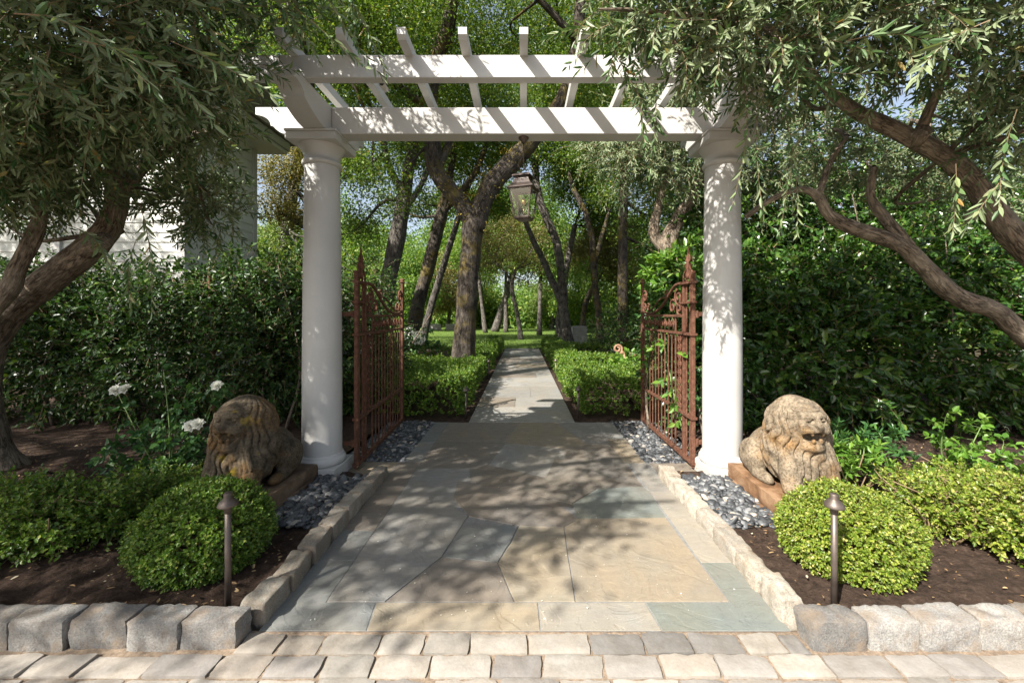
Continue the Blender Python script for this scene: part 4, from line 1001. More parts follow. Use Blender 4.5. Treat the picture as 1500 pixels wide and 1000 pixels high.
tube(mb, catmull([(1.6, 3.9, .0), (1.52, 3.9, .3), (1.5, 4.1, .7), (1.52, 4.4, 1.1)]), .008, 6, 1)
tag(mb.build('climbing_vine', [M['bright_leaf'], M['green_stem']]), 'bright green vine leaves poking through the bars of the sunny gate', 'vine')

# ---- clipped box
def box_ball(c, r, label, mat, seed):
    rg = R(seed); g = thing('boxwood_ball', label, 'boxwood ball', (c[0], c[1], .04), 'clipped boxwood balls')
    mb = MB(); n = 5200; d = rdir(rg, n); lump = 1 + .035 * vnoise(d, seed, 2.2) + .03 * vnoise(d, seed + 1, 5)
    u = np.where(rg.random(n) < .72, rg.uniform(.93, 1.01, n), rg.uniform(.68, .93, n))
    P = np.array(c) + d * np.array(r) * (u * lump)[:, None]; k = P[:, 2] > .05; P, d = P[k], d[k]; n = len(P)
    D = unit(d + rdir(rg, n) * .5 + [0, 0, .3])
    sprays(mb, P - D * .012, D, rg.uniform(.02, .045, n), 6, .0185, .0125, rg, .05, 'oval', 0, 1, .0009, 1.0, gap=.2, upb=.3)
    q_ = 45; d = rdir(rg, q_); d[:, 2] = np.abs(d[:, 2]); P = np.array(c) + d * np.array(r) * .97
    sprays(mb, P, unit(d + rdir(rg, q_) * .4 + [0, 0, .3]), rg.uniform(.03, .06, q_), 8, .019, .013, rg, .05, 'oval', 0, 1, .0011, 1.0, gap=.2, upb=.3)
    mb.build('foliage', [M[mat], M['twig']], g)
    mb = MB()
    for q in range(26):
        dd = unit(rg.normal(0, 1, 3)); dd[2] = abs(dd[2]) * .8; e = np.array([c[0], c[1], .12]) + dd * np.array(r) * .85
        Q = catmull([(c[0] + rg.normal(0, .03), c[1] + rg.normal(0, .03), .0), (np.array([c[0], c[1], .06]) + e) / 2, e], 4); tube(mb, Q, np.linspace(.01, .003, len(Q)), 5)
    mb.build('stems', M['twig'], g, True)
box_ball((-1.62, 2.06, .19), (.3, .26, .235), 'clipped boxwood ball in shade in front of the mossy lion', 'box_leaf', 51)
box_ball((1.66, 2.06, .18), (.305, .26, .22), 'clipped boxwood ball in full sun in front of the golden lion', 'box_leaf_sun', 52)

def low_box(label, blobs, seed, mat, n, leaf=(.026, .016)):
    rg = R(seed); c = np.mean([b[:2] for b in blobs], 0); g = thing('boxwood_bush', label, 'boxwood bush', (c[0], c[1], .04))
    mb = MB(); P, D = inblobs(blobs, n, rg, .35); k = P[:, 2] > .08; P, D = P[k], D[k]; n = len(P); P = P + D * (.025 * vnoise(P, seed, 9) + .02 * vnoise(P, seed + 3, 25))[:, None]
    D = unit(D + rdir(rg, n) * .7 + [0, 0, .5])
    sprays(mb, P - D * .03, D, rg.uniform(.04, .12, n), 8, leaf[0], leaf[1], rg, .05, 'oval', 0, 1, .0014, .95, gap=.2, upb=.3)
    mb.build('foliage', [M[mat], M['twig']], g)
    mb = MB()
    for q in range(5 * len(blobs)):
        b = blobs[rg.integers(len(blobs))]; x, y = b[0] + rg.normal(0, .09), b[1] + rg.normal(0, .06)
        Q = catmull([(x, y, .0), (x + rg.normal(0, .06), y + rg.normal(0, .05) - .03, .14), (x + rg.normal(0, .16), y + rg.normal(0, .12), b[2] + b[5] * .8)], 4); tube(mb, Q, np.linspace(.009, .003, len(Q)), 5)
    mb.build('stems', M['twig'], g, True)
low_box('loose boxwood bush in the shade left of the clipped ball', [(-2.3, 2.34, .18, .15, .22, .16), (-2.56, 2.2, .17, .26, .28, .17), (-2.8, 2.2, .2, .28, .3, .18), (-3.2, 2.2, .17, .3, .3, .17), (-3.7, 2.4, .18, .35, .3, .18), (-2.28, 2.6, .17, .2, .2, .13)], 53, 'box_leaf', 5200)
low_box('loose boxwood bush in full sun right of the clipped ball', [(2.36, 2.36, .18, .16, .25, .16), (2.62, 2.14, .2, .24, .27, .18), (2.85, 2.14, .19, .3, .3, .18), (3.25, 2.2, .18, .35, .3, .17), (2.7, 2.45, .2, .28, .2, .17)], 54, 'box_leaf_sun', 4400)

def box_hedge(label, boxes, seed, dens, leaf=(.036, .022), mat='box_leaf', group='low boxwood hedges along the path'):
    rg = R(seed); b0 = np.array(boxes, float); c = [(b0[0, 0] + b0[0, 1]) / 2, (b0[0, 2] + b0[0, 3]) / 2]
    g = thing('boxwood_hedge', label, 'boxwood hedge', (c[0], c[1], 0), group); mb = MB()
    for x0, x1, y0, y1, zt in boxes:
        ar = [(x1 - x0) * (y1 - y0), (y1 - y0) * zt, (y1 - y0) * zt, (x1 - x0) * zt, (x1 - x0) * zt * .4]; 
        for f, A in enumerate(ar):
            n = int(A * dens); u, v = rg.random(n), rg.random(n)
            if f == 0: P = np.stack([x0 + u * (x1 - x0), y0 + v * (y1 - y0), np.full(n, zt)], 1); N = [0, 0, 1]
            elif f < 3: P = np.stack([np.full(n, [x1, x0][f - 1]), y0 + u * (y1 - y0), .03 + v * zt * .97], 1); N = [[1, 0, 0], [-1, 0, 0]][f - 1]
            else: P = np.stack([x0 + u * (x1 - x0), np.full(n, [y0, y1][f - 3]), .03 + v * zt * .97], 1); N = [[0, -1, 0], [0, 1, 0]][f - 3]
            N = np.array(N, float); P = P + N * (.05 * vnoise(P, seed, 2.0) + .03 * vnoise(P, seed + 2, 7) - .05 * rg.random(n))[:, None]
            P[:, 2] += .0
            D = unit(N + rdir(rg, n) * .6 + [0, 0, .45])
            sprays(mb, P - D * .05, D, rg.uniform(.05, .12, n), 8, leaf[0], leaf[1], rg, .05, 'oval', 0, 1, 0, .95, gap=.2, upb=.3)
    mb.build('foliage', [M[mat]], g)
box_hedge('broad low boxwood hedge around the foot of the forked oak', [(-3.3, -.77, 5.1, 8.05, .45)], 61, 620)
box_hedge('low boxwood hedge left of the path beyond the forked oak', [(-1.3, -.76, 8.4, 10.9, .46), (-1.2, -.76, 11.1, 14.8, .46), (-4, -1.2, 10.2, 10.9, .42)], 62, 380, (.045, .028))
box_hedge('low boxwood hedge at the near right corner of the path behind the sunny gate', [(.77, 1.95, 5.15, 6.9, .45)], 63, 620)
box_hedge('low boxwood hedge bordering the right side of the path further back', [(.76, 1.2, 7.0, 9.2, .44), (1.2, 3.4, 8.5, 9.1, .42)], 64, 430, (.042, .026))
box_hedge('far low boxwood hedge framing the last stretch of path on the right', [(.76, 1.25, 9.5, 14.6, .44), (1.3, 4.2, 11.2, 12, .42)], 65, 330, (.05, .03))
bl = [(x, 12.5 + rg.normal(0, .3), .75, .9, .8, .95) for x in np.arange(3.0, 7, .8)] + [(2.6, 11.0, .55, .6, .6, .6), (3.6, 9.6, .7, .8, .6, .8), (3.1, 7.6, .6, .7, .5, .7), (4.2, 7.6, .8, .8, .6, 1.0)]
hedge('laurel_hedge', 'dark rounded laurel hedge beyond the parterre on the right', bl, 1900, 66, ('shade_leaf', 'twig'), leaf=(.09, .045), sl=(.2, .4))

# ---- rose bushes, hydrangeas and small leafy plants
def flower(g, c, r, rg, mat='petal', n=26):
    mb = MB(); c = np.array(c); ax = unit(np.array([rg.normal(0, .4), -.7, .6])); u = unit(np.cross(ax, [1, .1, .2])); v = np.cross(ax, u)
    if n > 30: d = unit(rg.normal(0, 1, (n * 3, 3))); n *= 3; D = unit(d + rdir(rg, n) * .8); leaves(mb, c + d * r, D, d, r * .35, r * .3, 'oval', .3)
    else:
        a = np.arange(n) * 2.4; tl = .25 + 1.25 * (np.arange(n) / n) ** .8; rad_ = u * np.cos(a)[:, None] + v * np.sin(a)[:, None]
        D = ax * np.cos(tl)[:, None] + rad_ * np.sin(tl)[:, None]; N = ax * np.sin(tl)[:, None] - rad_ * np.cos(tl)[:, None]
        leaves(mb, c + D * r * .12, D, N + rdir(rg, n) * .2, r * (.6 + .4 * np.arange(n) / n), r * .85, 'oval', .45)
    mb.build('flower', M[mat], g)
def rose(name, label, stems, seed, mat='rose_leaf', leaf=(.05, .036), flowers=(), fr=.05, per=26, cat='rose bush', fn=26):
    rg = R(seed); g = thing(name, label, cat, (stems[0][0][0], stems[0][0][1], .04)); mb = MB(); ml = MB(); A = []; Dv = []
    for s in stems:
        Q = catmull(s, 6); tube(mb, Q, np.linspace(.007, .0025, len(Q)), 6)
        k = rg.integers(int(len(Q) * .15), len(Q), per); A.append(Q[k]); dd = rdir(rg, per); dd[:, 2] = np.abs(dd[:, 2]) * .5; Dv.append(dd)
    mb.build('stems', M['green_stem'], g, True)
    A = np.concatenate(A); Dv = np.concatenate(Dv)
    sprays(ml, A, Dv, rg.uniform(.07, .13, len(A)), 6, leaf[0], leaf[1], rg, .25, 'oval', 0, 1, .0012, 1.05, gap=.35, upb=1.2)
    ml.build('foliage', [M[mat], M['green_stem']], g)
    for f in flowers: flower(g, f, fr, rg, n=fn)
def stem_to(px, py, d, base, rg): 
    e = W(px, py, d); return [base, (np.array(base) * .55 + e * .45) + rg.normal(0, .06, 3) * [1, 1, 0], e]
rg = R(70)
b = np.array([-2.6, 2.95, .04])
tg = [(172, 575), (240, 545), (318, 568), (283, 626), (150, 655), (200, 620), (260, 600), (300, 640), (230, 680), (180, 690), (320, 660), (275, 570)]
rose('rose_bush', 'rose bush with white blooms beside the mossy lion', [stem_to(x, y, 2.9 + rg.normal(0, .1), b + rg.normal(0, .07, 3) * [1, 1, 0], rg) for x, y in tg], 71, flowers=[W(170, 572, 2.87), W(184, 570, 2.85), W(318, 565, 2.87), W(279, 624, 2.7), W(290, 621, 2.68)], fr=.042)
b = np.array([3.25, 2.95, .04])
tg = [(1375, 640), (1385, 610), (1440, 618), (1470, 650), (1420, 660), (1490, 690), (1400, 690), (1350, 690), (1450, 700)]
rose('rose_bush', 'young rose bush without flowers in the sun at the right edge', [stem_to(x, y, 2.95 + rg.normal(0, .1), b + rg.normal(0, .06, 3) * [1, 1, 0], rg) for x, y in tg], 72, 'bright_leaf', (.055, .038), per=24)
def rosette(label, c, r, h, seed, mat, n=34, leaf=(.075, .026)):
    rg = R(seed); g = thing('pittosporum_shrub', label, 'shrub', (c[0], c[1], .04)); mb = MB()
    P = np.stack([c[0] + rg.normal(0, r * .45, n), c[1] + rg.normal(0, r * .4, n), .05 + h * rg.uniform(.2, .85, n)], 1)
    D = unit(np.stack([rg.normal(0, .5, n), rg.normal(0, .5, n), np.ones(n)], 1))
    sprays(mb, P, D, rg.uniform(.06, .1, n), 14, leaf[0], leaf[1], rg, 0, 'oval', 0, 1, .003, 1.15, gap=.3, upb=.9); mb.build('foliage', [M[mat], M['green_stem']], g)
    mb = MB()
    for k in range(0, n, 2): tube(mb, [(c[0] + rg.normal(0, .03), c[1] + rg.normal(0, .03), .03), P[k]], .004, 5)
    mb.build('stems', M['twig'], g)
rosette('small glossy shrub with leaf rosettes between the sunlit lion and the ball', (2.33, 2.82), .2, .34, 73, 'bright_leaf')
rosette('low shaded shrub with leaf rosettes behind the sunlit lion', (2.75, 3.3), .4, .3, 74, 'rose_leaf', 50)
rosette('low dark plant at the foot of the right hedge beside the column', (2.35, 3.75), .35, .3, 75, 'hedge_leaf', 50)
rg = R(76)
b = np.array([-2.45, 8.6, 0]); tg = [(598, 492), (612, 494), (605, 478), (628, 480), (640, 500), (622, 508), (590, 500)]
rose('hydrangea', 'hydrangea with white flower heads behind the shaded gate leaf', [stem_to(x, y, 8.6, b + rg.normal(0, .1, 3) * [1, 1, 0], rg) for x, y in tg], 77, 'rose_leaf', (.12, .08), [W(600, 490, 8.4), W(613, 495, 8.4)], .12, 16, 'hydrangea', 40)
b = np.array([1.75, 7.5, 0]); tg = [(905, 515), (925, 512), (915, 525), (935, 525), (900, 530)]
rose('hydrangea', 'hydrangea with pale green heads behind the sunny gate leaf', [stem_to(x, y, 7.4, b + rg.normal(0, .1, 3) * [1, 1, 0], rg) for x, y in tg], 78, 'bright_leaf', (.1, .07), [], .1, 18, 'hydrangea', 40)

# ================================================================== TREES
def tree(name, label, base, limbs, blobs, nclump, per, sig, L, seed, barkm='oak_bark', leaf='oak_leaf', cat='oak tree', group=None, wr=.5, world=False, up=.7, r0=.05):
    rg = R(seed); g = thing(name, label, cat, base, group); mb = MB(); tips = []
    for i, l in enumerate(limbs):
        Q, r = limb_pts(l); tube(mb, Q, r, 16, 0, .07, seed + i); tips += list(Q[len(Q) // 2:])
    bl = [list(b) if world else list(W(b[0], b[1], b[2])) + [b[3]] for b in blobs]
    reach(mb, tips, bl, rg, r0)
    mb.build('trunk', M[barkm], g, True)
    mb = MB(); crown(mb, bl, nclump, per, sig, L, rg, wr, up); mb.build('crown', M[leaf], g)
    return g
TG = 'woodland trees behind the gate'
g = tree('oak_tree', 'forked mossy oak rising out of the low box hedge beside the path', W(678, 545, 8.0) * [1, 1, 0],
     [[(678, 556, 40, 8), (679, 525, 36, 8), (681, 480, 31, 8), (685, 420, 30, 8), (691, 350, 31, 8), (695, 322, 33, 8)],
      [(694, 335, 26, 8), (682, 305, 25, 8), (664, 283, 25, 8), (646, 262, 25, 8), (635, 240, 25, 8), (633, 205, 25, 7.9), (628, 150, 23, 7.8), (640, 90, 21, 7.6), (656, 40, 20, 7.4), (668, -40, 17, 7.2), (660, -130, 13, 7)],
      [(697, 338, 28, 8), (706, 300, 28, 8), (722, 268, 29, 8), (745, 243, 29, 8), (768, 218, 28, 8), (795, 185, 24, 7.9), (822, 148, 21, 7.8), (838, 100, 19, 7.7), (846, 50, 18, 7.5), (850, 0, 16, 7.4), (856, -80, 13, 7.2)],
      [(640, 250, 14, 8), (655, 215, 11, 8.2), (668, 170, 8, 8.4)], [(628, 160, 13, 7.8), (570, 120, 11, 7.4), (520, 130, 9, 7)], [(846, 60, 12, 7.5), (800, 10, 9, 7.2), (760, -30, 7, 7)]],
     [(540, 30, 6.4, 1.1), (470, 60, 6.8, 1.0), (630, -20, 7.2, 1.2), (730, -10, 8.2, 1.2), (760, 60, 8.8, .8), (820, 30, 8.6, 1.1), (880, -30, 7.8, 1.3), (545, 245, 7.2, .6), (590, 170, 7.8, .7), (560, 130, 7, .7), (700, 80, 9, .8), (830, 130, 9.2, .8), (700, -150, 6.0, 1.5), (930, 60, 8.6, 1.2), (500, -60, 6.2, 1.2), (600, 290, 8.4, .5), (890, 150, 8.6, .9)],
     1950, 36, .19, .066, 101, r0=.03)
rg = R(9); mb = MB()
for (a, b_, n, s) in (((690, 300), .16, 170, 1), ((712, 265), .14, 160, 1), ((650, 262), .1, 70, 1), ((745, 225), .12, 120, 1)):
    c = W(*a, 7.84); P = c + rg.normal(0, 1, (n, 3)) * [b_, .04, b_ * 1.3]; leaves(mb, P, rdir(rg, n) + [0, -.3, -.5], rdir(rg, n), .05, .022, 'quad')
mb.build('moss', M['moss'], g)['kind'] = 'stuff'
tree('oak_tree', 'thick pale trunked oak leaning right behind the shaded gate leaf', W(545, 540, 9.5) * [1, 1, 0],
     [[(540, 545, 34, 9.5), (562, 440, 28, 9.5), (574, 385, 25, 9.5), (584, 335, 23, 9.5), (592, 290, 21, 9.5), (598, 250, 17, 9.5), (612, 195, 13, 9.4), (620, 130, 11, 9.3), (640, 60, 9, 9.2)], [(592, 285, 13, 9.5), (570, 245, 10, 9.4), (560, 200, 8, 9.3), (540, 150, 7, 9.2)], [(588, 312, 10, 9.5), (612, 280, 8, 9.5), (634, 235, 7, 9.6)]],
     [(520, 130, 9, 1.1), (600, 120, 9.4, 1.1), (560, 40, 9, 1.2), (660, 60, 9.6, 1.1), (535, 250, 9.2, .7), (490, 60, 8.6, 1.1), (610, 220, 9.8, .7), (530, 330, 9.6, .55), (600, -60, 8.6, 1.5)], 1500, 34, .22, .07, 102, 'grey_bark', group=TG)
tree('oak_tree', 'dark trunked oak slanting right beside the forked oak', W(600, 520, 12) * [1, 1, 0],
     [[(598, 530, 24, 12), (606, 477, 21, 12), (615, 435, 20, 12), (628, 390, 19, 12), (640, 340, 18, 12), (648, 308, 17, 12), (656, 270, 12, 12), (664, 225, 10, 12), (672, 160, 9, 12)], [(648, 312, 11, 12), (676, 280, 9, 12), (700, 245, 8, 12), (716, 200, 7, 12)]],
     [(610, 210, 12, 1.3), (680, 180, 12, 1.4), (650, 100, 11.6, 1.6), (720, 140, 12.4, 1.3), (580, 300, 12.4, .7), (620, 300, 13, .6), (740, 220, 12.6, .8)], 1300, 32, .26, .09, 103, group=TG)
tree('oak_tree', 'slim sunlit trunk behind the dark slanting oak', W(622, 510, 14.5) * [1, 1, 0],
     [[(618, 515, 12, 14.5), (624, 478, 11, 14.5), (634, 440, 10, 14.5), (648, 395, 9.5, 14.5), (662, 350, 9, 14.5), (676, 305, 8, 14.5), (690, 260, 7, 14.5)]],
     [(690, 230, 14.5, 1.3), (640, 180, 14.5, 1.5), (660, 290, 14.8, .8), (720, 300, 15, .8)], 900, 30, .28, .11, 104, 'grey_bark', group=TG)
tree('oak_tree', 'tall leaning trunk of the twin stemmed tree by the pale stone pier', W(833, 508, 16.5) * [1, 1, 0],
     [[(834, 512, 19, 16.5), (829, 480, 15, 16.5), (825, 440, 14, 16.5), (822, 398, 13, 16.5), (815, 354, 12, 16.5), (802, 323, 11.5, 16.5), (790, 292, 11, 16.5), (784, 245, 10.5, 16.5), (790, 208, 9, 16.5), (800, 150, 8, 16.4), (790, 90, 7, 16.3)],
      [(826, 455, 11, 16.5), (818, 432, 10.5, 16.5), (808, 410, 10, 16.5), (794, 378, 9, 16.5), (780, 350, 8, 16.5), (770, 325, 7, 16.5), (752, 280, 6, 16.5)], [(784, 245, 7, 16.5), (798, 225, 6, 16.5), (806, 200, 5, 16.5)]],
     [(780, 190, 16, 1.6), (830, 150, 16, 1.8), (750, 230, 16.5, 1.0), (800, 90, 16, 2.0), (860, 60, 15.5, 1.8), (740, 110, 16, 1.5), (820, 240, 16.6, .7)], 1400, 32, .32, .115, 105, 'grey_bark', group=TG)
tree('oak_tree', 'pale second trunk close behind the twin stemmed tree', W(820, 500, 18.5) * [1, 1, 0], [[(820, 502, 15, 18.5), (820, 470, 12, 18.5), (824, 430, 11, 18.5), (832, 380, 9, 18.5), (842, 330, 8, 18.5)]], [(850, 260, 18.5, 1.6), (880, 310, 18.5, 1.0)], 560, 30, .34, .13, 106, 'grey_bark', group=TG)
tree('oak_tree', 'small crooked tree with grey green crown on the lawn at the end of the path', W(763, 497, 20.5) * [1, 1, 0],
     [[(763, 499, 9, 20.5), (761, 480, 7, 20.5), (757, 456, 6, 20.5), (751, 432, 6, 20.5), (750, 415, 6, 20.5), (755, 395, 4, 20.5)], [(751, 418, 4, 20.5), (740, 398, 3, 20.5), (725, 385, 3, 20.5)]],
     [(745, 370, 20.5, 1.3), (780, 385, 20.5, .8), (712, 385, 20.5, .7), (750, 330, 20.5, 1.0), (790, 345, 20.5, .8), (705, 345, 20.5, .9), (765, 410, 20.5, .5)], 460, 26, .3, .11, 107, 'grey_bark', 'dry_leaf', 'tree', TG)
for k, (px, py, d, w, dx, lab, lf) in enumerate([
    (790, 489, 25, 7, 2, 'straight slim trunk on the lawn just right of the crooked tree', 'far_leaf'), (711, 486, 28, 6, -10, 'thin pale trunk on the far lawn right beside the forked oak', 'far_leaf'),
    (725, 484, 30, 10, 26, 'dark trunk leaning far to the right on the distant lawn', 'far_leaf'), (741, 485, 29, 6, 0, 'thin upright dark trunk between the leaning trunk and the crooked tree', 'far_leaf')]):
    tree('tree', lab, W(px, py, d) * [1, 1, 0], [[(px, py + 2, w * 1.3, d), (px + dx * .3, py - 25, w, d), (px + dx * .75, py - 60, w * .85, d), (px + dx * 1.2, py - 110, w * .6, d)]],
         [(px + dx * 1.2, py - 140, d, 1.8), (px + dx + 15, py - 100, d, 1.0), (px + dx - 22, py - 110, d, 1.2), (px + dx * 1.4, py - 190, d, 1.8)], 560, 30, .36, .17, 110 + k, 'grey_bark', lf, 'tree', TG)
tree('oak_tree', 'forking dark tree right of the twin stemmed tree', W(878, 500, 15.5) * [1, 1, 0],
     [[(880, 505, 12, 15.5), (876, 450, 10, 15.5), (872, 425, 10, 15.5), (870, 390, 10, 15.5), (867, 350, 9, 15.5), (857, 310, 8, 15.5), (840, 276, 7, 15.5), (828, 230, 6, 15.5)], [(871, 385, 8, 15.5), (880, 352, 7, 15.5), (892, 310, 5, 15.5)]],
     [(840, 220, 15.5, 1.2), (890, 280, 15.5, .8), (870, 160, 15.2, 1.6), (930, 220, 15.5, 1.2), (860, 400, 16, .5)], 900, 30, .3, .105, 120, group=TG)
tree('oak_tree', 'tree leaning right in deep shade behind the forking tree', W(853, 475, 20) * [1, 1, 0], [[(853, 490, 9, 20), (856, 452, 8, 20), (866, 425, 7, 20), (880, 400, 6, 20), (890, 360, 5, 20)]], [(890, 340, 20, 1.3), (860, 370, 20, 1.1), (910, 390, 20, 1.0)], 620, 30, .34, .125, 121, leaf='dry_leaf', group=TG)
tree('oak_tree', 'straight dark trunk standing behind the sunny gate leaf', W(912, 520, 12) * [1, 1, 0],
     [[(912, 525, 17, 12), (912, 440, 15, 12), (912, 380, 14, 12), (913, 310, 13, 12), (915, 240, 11, 12), (918, 170, 10, 12)]], [(900, 200, 11.5, 1.3), (960, 180, 11.5, 1.4), (940, 330, 12.6, .8), (970, 380, 13, .8), (880, 120, 11, 1.4), (990, 290, 12, .9), (930, 90, 11, 1.5)], 1200, 32, .28, .09, 122, group=TG)
tree('oak_tree', 'dark trunk deep in shade left of the right column', W(958, 520, 13.5) * [1, 1, 0], [[(950, 530, 12, 13.5), (954, 430, 11, 13.5), (957, 360, 10, 13.5), (962, 305, 9, 13.5), (970, 230, 8, 13.5)]], [(960, 260, 13.5, 1.3), (1020, 300, 13.5, 1.4), (1040, 200, 13, 1.6), (1000, 400, 14, .9), (1060, 400, 14, 1.0)], 1000, 32, .3, .1, 123, group=TG)
tree('oak_tree', 'grey green tree with airy crown between the house and the shaded column', W(470, 520, 10.5) * [1, 1, 0],
     [[(486, 540, 14, 10.5), (482, 430, 12, 10.5), (470, 360, 10, 10.5), (450, 300, 8, 10.5), (425, 270, 6, 10.5)], [(470, 355, 7, 10.5), (440, 330, 5, 10.5), (410, 310, 4, 10.5)]],
     [(425, 255, 10.5, .7), (445, 215, 10.5, .6), (405, 300, 10.5, .45), (440, 320, 10.6, .45), (480, 230, 10.5, .8)], 600, 32, .2, .075, 124, 'grey_bark', 'dry_leaf', 'tree', r0=.03)
tree('lime_tree', 'bright yellow green young tree beside the corner of the house', W(415, 470, 15) * [1, 1, 0],
     [[(425, 500, 7, 15), (420, 430, 6, 15), (412, 380, 5, 15)], [(395, 352, 3, 15), (420, 344, 4, 15), (440, 350, 3, 15)]], [(400, 360, 15, .8), (430, 375, 15, .9), (385, 410, 15.2, .9), (430, 430, 15.2, .9), (415, 330, 15.2, .7), (455, 400, 15.4, .9)], 420, 32, .28, .1, 125, 'grey_bark', 'lime_leaf', 'tree')
tree('oak_tree', 'big leafy tree rising behind the house and left column', (-9, 15, 0), [[(400, 560, 30, 15), (410, 420, 24, 15), (420, 330, 20, 15), (440, 220, 14, 15), (460, 100, 10, 15)]],
     [(400, 120, 15, 2.0), (470, 160, 15, 1.6), (340, 60, 15, 2.2), (440, 20, 14, 2.2), (520, 240, 15, 1.0), (530, 340, 15, .9), (540, 410, 15.5, .9), (490, 300, 15.5, .8)], 1100, 32, .36, .13, 126, 'grey_bark', 'far_leaf', 'tree')
# out of frame shade trees, and far woods
def world_tree(label, base, trunk, blobs, nclump, per, sig, L, seed, leaf='oak_leaf', group=None):
    rg = R(seed); g = thing('oak_tree', label, 'oak tree', base, group); mb = MB(); Q = catmull(trunk, 5)
    tube(mb, Q, np.linspace(.17, .08, len(Q)), 14, 0, .06, seed); reach(mb, list(Q[len(Q) // 2:]), blobs, rg, .06); mb.build('trunk', M['oak_bark'], g, True)
    mb = MB(); crown(mb, blobs, nclump, per, sig, L, rg); mb.build('crown', M[leaf], g)
prj = [(-3.6, 2.4, 6.4, 1.0), (-2.3, 2.2, 6.2, .75), (-1.35, 2.5, 6.0, .7), (-2.5, 3.7, 6.6, .95), (-1.2, 3.6, 6.2, .8), (-.25, 3.35, 6.0, .6), (.25, 4.3, 6.2, .75), (-1.3, 4.5, 6.6, .6), (-2.4, 4.9, 6.8, .8), (-3.8, 4.2, 6.8, 1.1), (-2.4, 1.2, 5.8, .75), (-3.6, 1.1, 6.0, .9), (.75, 3.6, 5.8, .42), (-1.5, 1.75, 5.8, .45), (-5, 3, 6.6, 1.2), (-5.6, 4.4, 6.8, 1.2), (-4.6, 5.2, 6.8, .9), (-.6, 2.9, 5.8, .5), (-.5, 2.1, 5.6, .42), (.35, 2.75, 5.6, .36), (.05, 2.4, 5.6, .3)]
world_tree('large shade tree beyond the drive keeping the left beds in shade', (-7.6, -3.0, 0), [(-7.6, -3.0, -.1), (-7.3, -2.6, 1.8), (-6.6, -1.8, 3.3), (-5.8, -.9, 4.3)],
           [(gx - .76 * h * .74, gy - .80 * h * .74, h * .74, r) for gx, gy, h, r in prj], 800, 60, .13, .075, 130)
world_tree('tall oak left of the parterre whose crown spreads high over the path', (-3.42, 7.0, 0), [(-3.42, 7.0, -.1), (-3.44, 7.0, 2.5), (-3.6, 6.8, 5), (-3.8, 6.4, 7)],
           [(-4.2, 5.0, 6.4, 1.3), (-3.0, 6.5, 7.0, 1.3), (-5.0, 8.0, 7.0, 1.5), (-3.6, 9.5, 7.2, 1.3), (-5.6, 3.8, 6.4, 1.3), (-2.6, 8.0, 7.6, 1.1), (-6.2, 6, 7, 1.4), (-5, 11, 7, 1.5)], 300, 70, .19, .075, 131, group=TG)
for k, (px, py, d, r, lab, lf) in enumerate([
    (655, 425, 34, 2.3, 'round pale yellow green tree at the far edge of the lawn behind the stone seats', 'dry_leaf'),
    (600, 415, 30, 2.2, 'bushy bright green tree at the far edge of the lawn left of the stone seats', 'far_leaf'),
    (705, 440, 37, 1.9, 'dark bushy tree closing the lawn just right of the forked oak', 'oak_leaf'),
    (850, 430, 30, 2.2, 'bushy green tree beyond the stone pier at the end of the lawn', 'oak_leaf'),
    (808, 435, 36, 2.0, 'bright bushy tree at the end of the lawn between the slim trunks', 'lime_leaf')]):
    tree('tree', lab, W(px, 482, d) * [1, 1, 0], [[(px, 484, 6, d), (px + 3, 455, 5, d), (px - 2, py, 4, d)]], [(px, py, d, r), (px - 18, py + 18, d, r * .6), (px + 20, py + 14, d + .5, r * .65), (px + 4, py - 35, d, r * .8)], 420, 32, .34, .2, 160 + k, 'grey_bark', lf, 'tree', TG)
world_tree('unseen leafy tree added left of the white house to shade its front wall', (-13.2, 2.6, 0), [(-13.2, 2.6, -.1), (-13, 2.7, 2.2), (-12.4, 3, 4.2), (-11.8, 3.2, 5.6)],
           [(-10.6, 3.4, 5.2, 1.3), (-12, 3.4, 6, 1.6), (-13.6, 3.2, 6, 1.6), (-11, 4.2, 6.4, 1.4), (-10.2, 3.0, 6.8, 1.3), (-12, 2.6, 7.4, 1.6), (-9.6, 3.8, 5.8, .9), (-10.0, 3.6, 4.4, .7)], 380, 40, .26, .11, 133)  # out of view, added only to cast shade on the house front
# far woods: one mass
mb = MB(); rg = R(140); bl = [(x + rg.normal(0, 1), 44 + rg.uniform(-4, 8), rg.uniform(1.2, 3.0), rg.uniform(2, 3.5), 2.0, rg.uniform(2, 3.2)) for x in np.arange(-46, 46, 2.4)]
bl += [(x + rg.normal(0, 1), 52 + rg.uniform(-3, 6), rg.uniform(6, 12), rg.uniform(3, 4.5), 2.5, rg.uniform(3, 4)) for x in np.arange(-52, 52, 3.2)]
bl += [(x + rg.normal(0, .6), 40 + rg.uniform(-3, 3), rg.uniform(.6, 1.8), rg.uniform(1.5, 2.4), 1.5, rg.uniform(1.2, 2.2)) for x in np.arange(-30, 30, 1.6)]
crown(mb, bl, 12000, 26, .6, .36, rg, .65); tag(mb.build('woods', M['far_leaf']), 'sunlit mass of far woods closing the view beyond the lawn', 'woods', None, 'stuff')
mb = MB(); rg = R(141); bl = [(x, 24 + rg.uniform(-2, 4), rg.uniform(.6, 3.5), 1.6, 1.2, 1.6) for x in np.arange(5, 24, 1.2)] + [(x, 19 + rg.uniform(-1, 3), rg.uniform(1, 6), 1.6, 1.2, 1.8) for x in np.arange(5, 20, 1.3)] + [(x, 20 + rg.uniform(-2, 3), rg.uniform(.8, 3.5), 1.5, 1.2, 1.6) for x in np.arange(-20, -7.4, 1.2)]
crown(mb, bl, 4200, 28, .4, .17, rg, .6); tag(mb.build('woods', M['oak_leaf']), 'dim undergrowth mass closing the sides of the grove behind the hedges', 'woods', None, 'stuff')
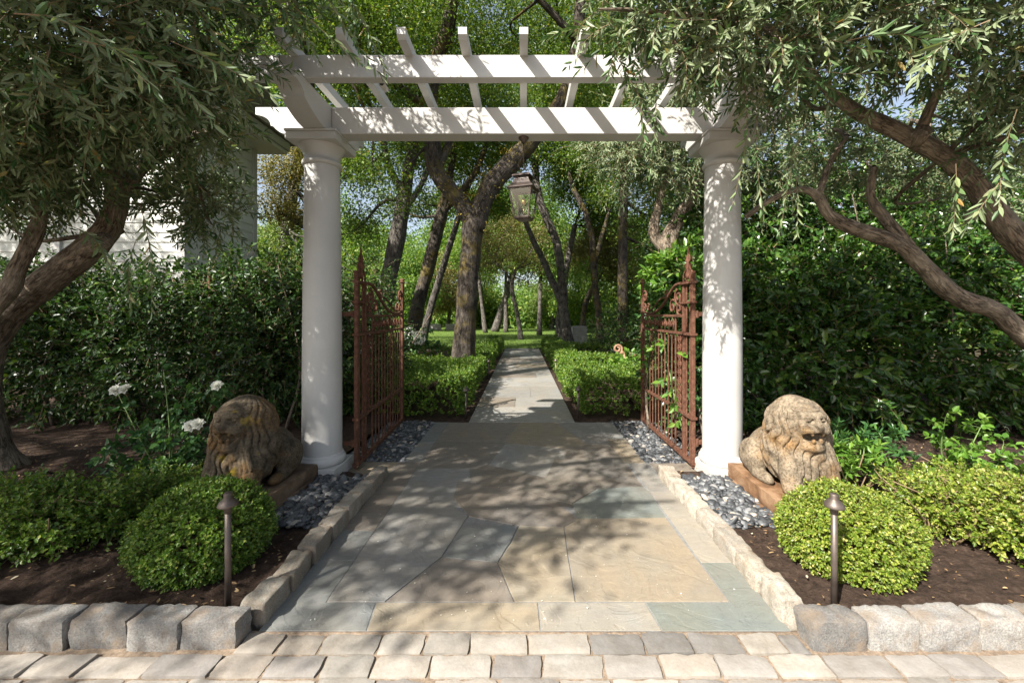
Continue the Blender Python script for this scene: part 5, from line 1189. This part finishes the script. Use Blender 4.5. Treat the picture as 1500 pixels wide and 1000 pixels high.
# grass
mb = MB(); rg = R(150); n = 60000; yy = 15.3 + 26 * rg.random(n) ** 1.6; xx = rg.uniform(-1, 1, n) * (3 + (yy - 15) * .55)
P = np.stack([xx, yy, np.full(n, -.02)], 1); leaves(mb, P, rdir(rg, n) * [.5, .5, .1] + [0, 0, 1], rdir(rg, n), rg.uniform(.04, .09, n), .012, 'quad')
tag(mb.build('grass', M['grass_blade']), 'short sunlit grass of the lawn beyond the path', 'grass', None, 'stuff')

# ================================================================== LIGHT, SKY, CAMERA
LD = np.array([.76, .80, -1.0])
sun = bpy.data.lights.new('sun', 'SUN'); sun.energy = 4.7; sun.angle = math.radians(.53); sun.color = (1, .95, .87)
so = bpy.data.objects.new('sun', sun); COL.objects.link(so); so.rotation_euler = Vector(LD).to_track_quat('-Z', 'Y').to_euler()
w = bpy.data.worlds.new('World'); scene.world = w; w.use_nodes = True; nt = w.node_tree
sky = nt.nodes.new('ShaderNodeTexSky'); sky.sky_type = 'NISHITA'; sky.sun_disc = False
sky.sun_elevation = math.asin(1 / np.linalg.norm(LD)); sky.sun_rotation = math.atan2(-LD[0], -LD[1])
bg = nt.nodes['Background']; bg.inputs[1].default_value = .073; sky.dust_density = 2.5; sky.ozone_density = .6
hs = nt.nodes.new('ShaderNodeHueSaturation'); hs.inputs['Saturation'].default_value = .7; nt.links.new(sky.outputs[0], hs.inputs['Color']); nt.links.new(hs.outputs[0], bg.inputs[0])
cam = bpy.data.cameras.new('camera'); co = bpy.data.objects.new('camera', cam); COL.objects.link(co)
cam.sensor_width = 36; cam.lens = F * 36 / 1500; co.location = (0, 0, CH); co.rotation_euler = (math.radians(90), 0, 0)
cam.shift_x = -(CX - 750) / 1500; cam.shift_y = -(500 - CY) / 1500; cam.clip_end = 2000; cam.clip_start = .05
scene.camera = co
vs = scene.view_settings; scene.display_settings.display_device = 'sRGB'; vs.view_transform = 'Standard'; vs.look = 'None'; vs.exposure = 1.68; vs.gamma = 1
scene.cycles.max_bounces = 8; scene.cycles.transparent_max_bounces = 12; scene.cycles.diffuse_bounces = 4
scene.cycles.use_denoising = True
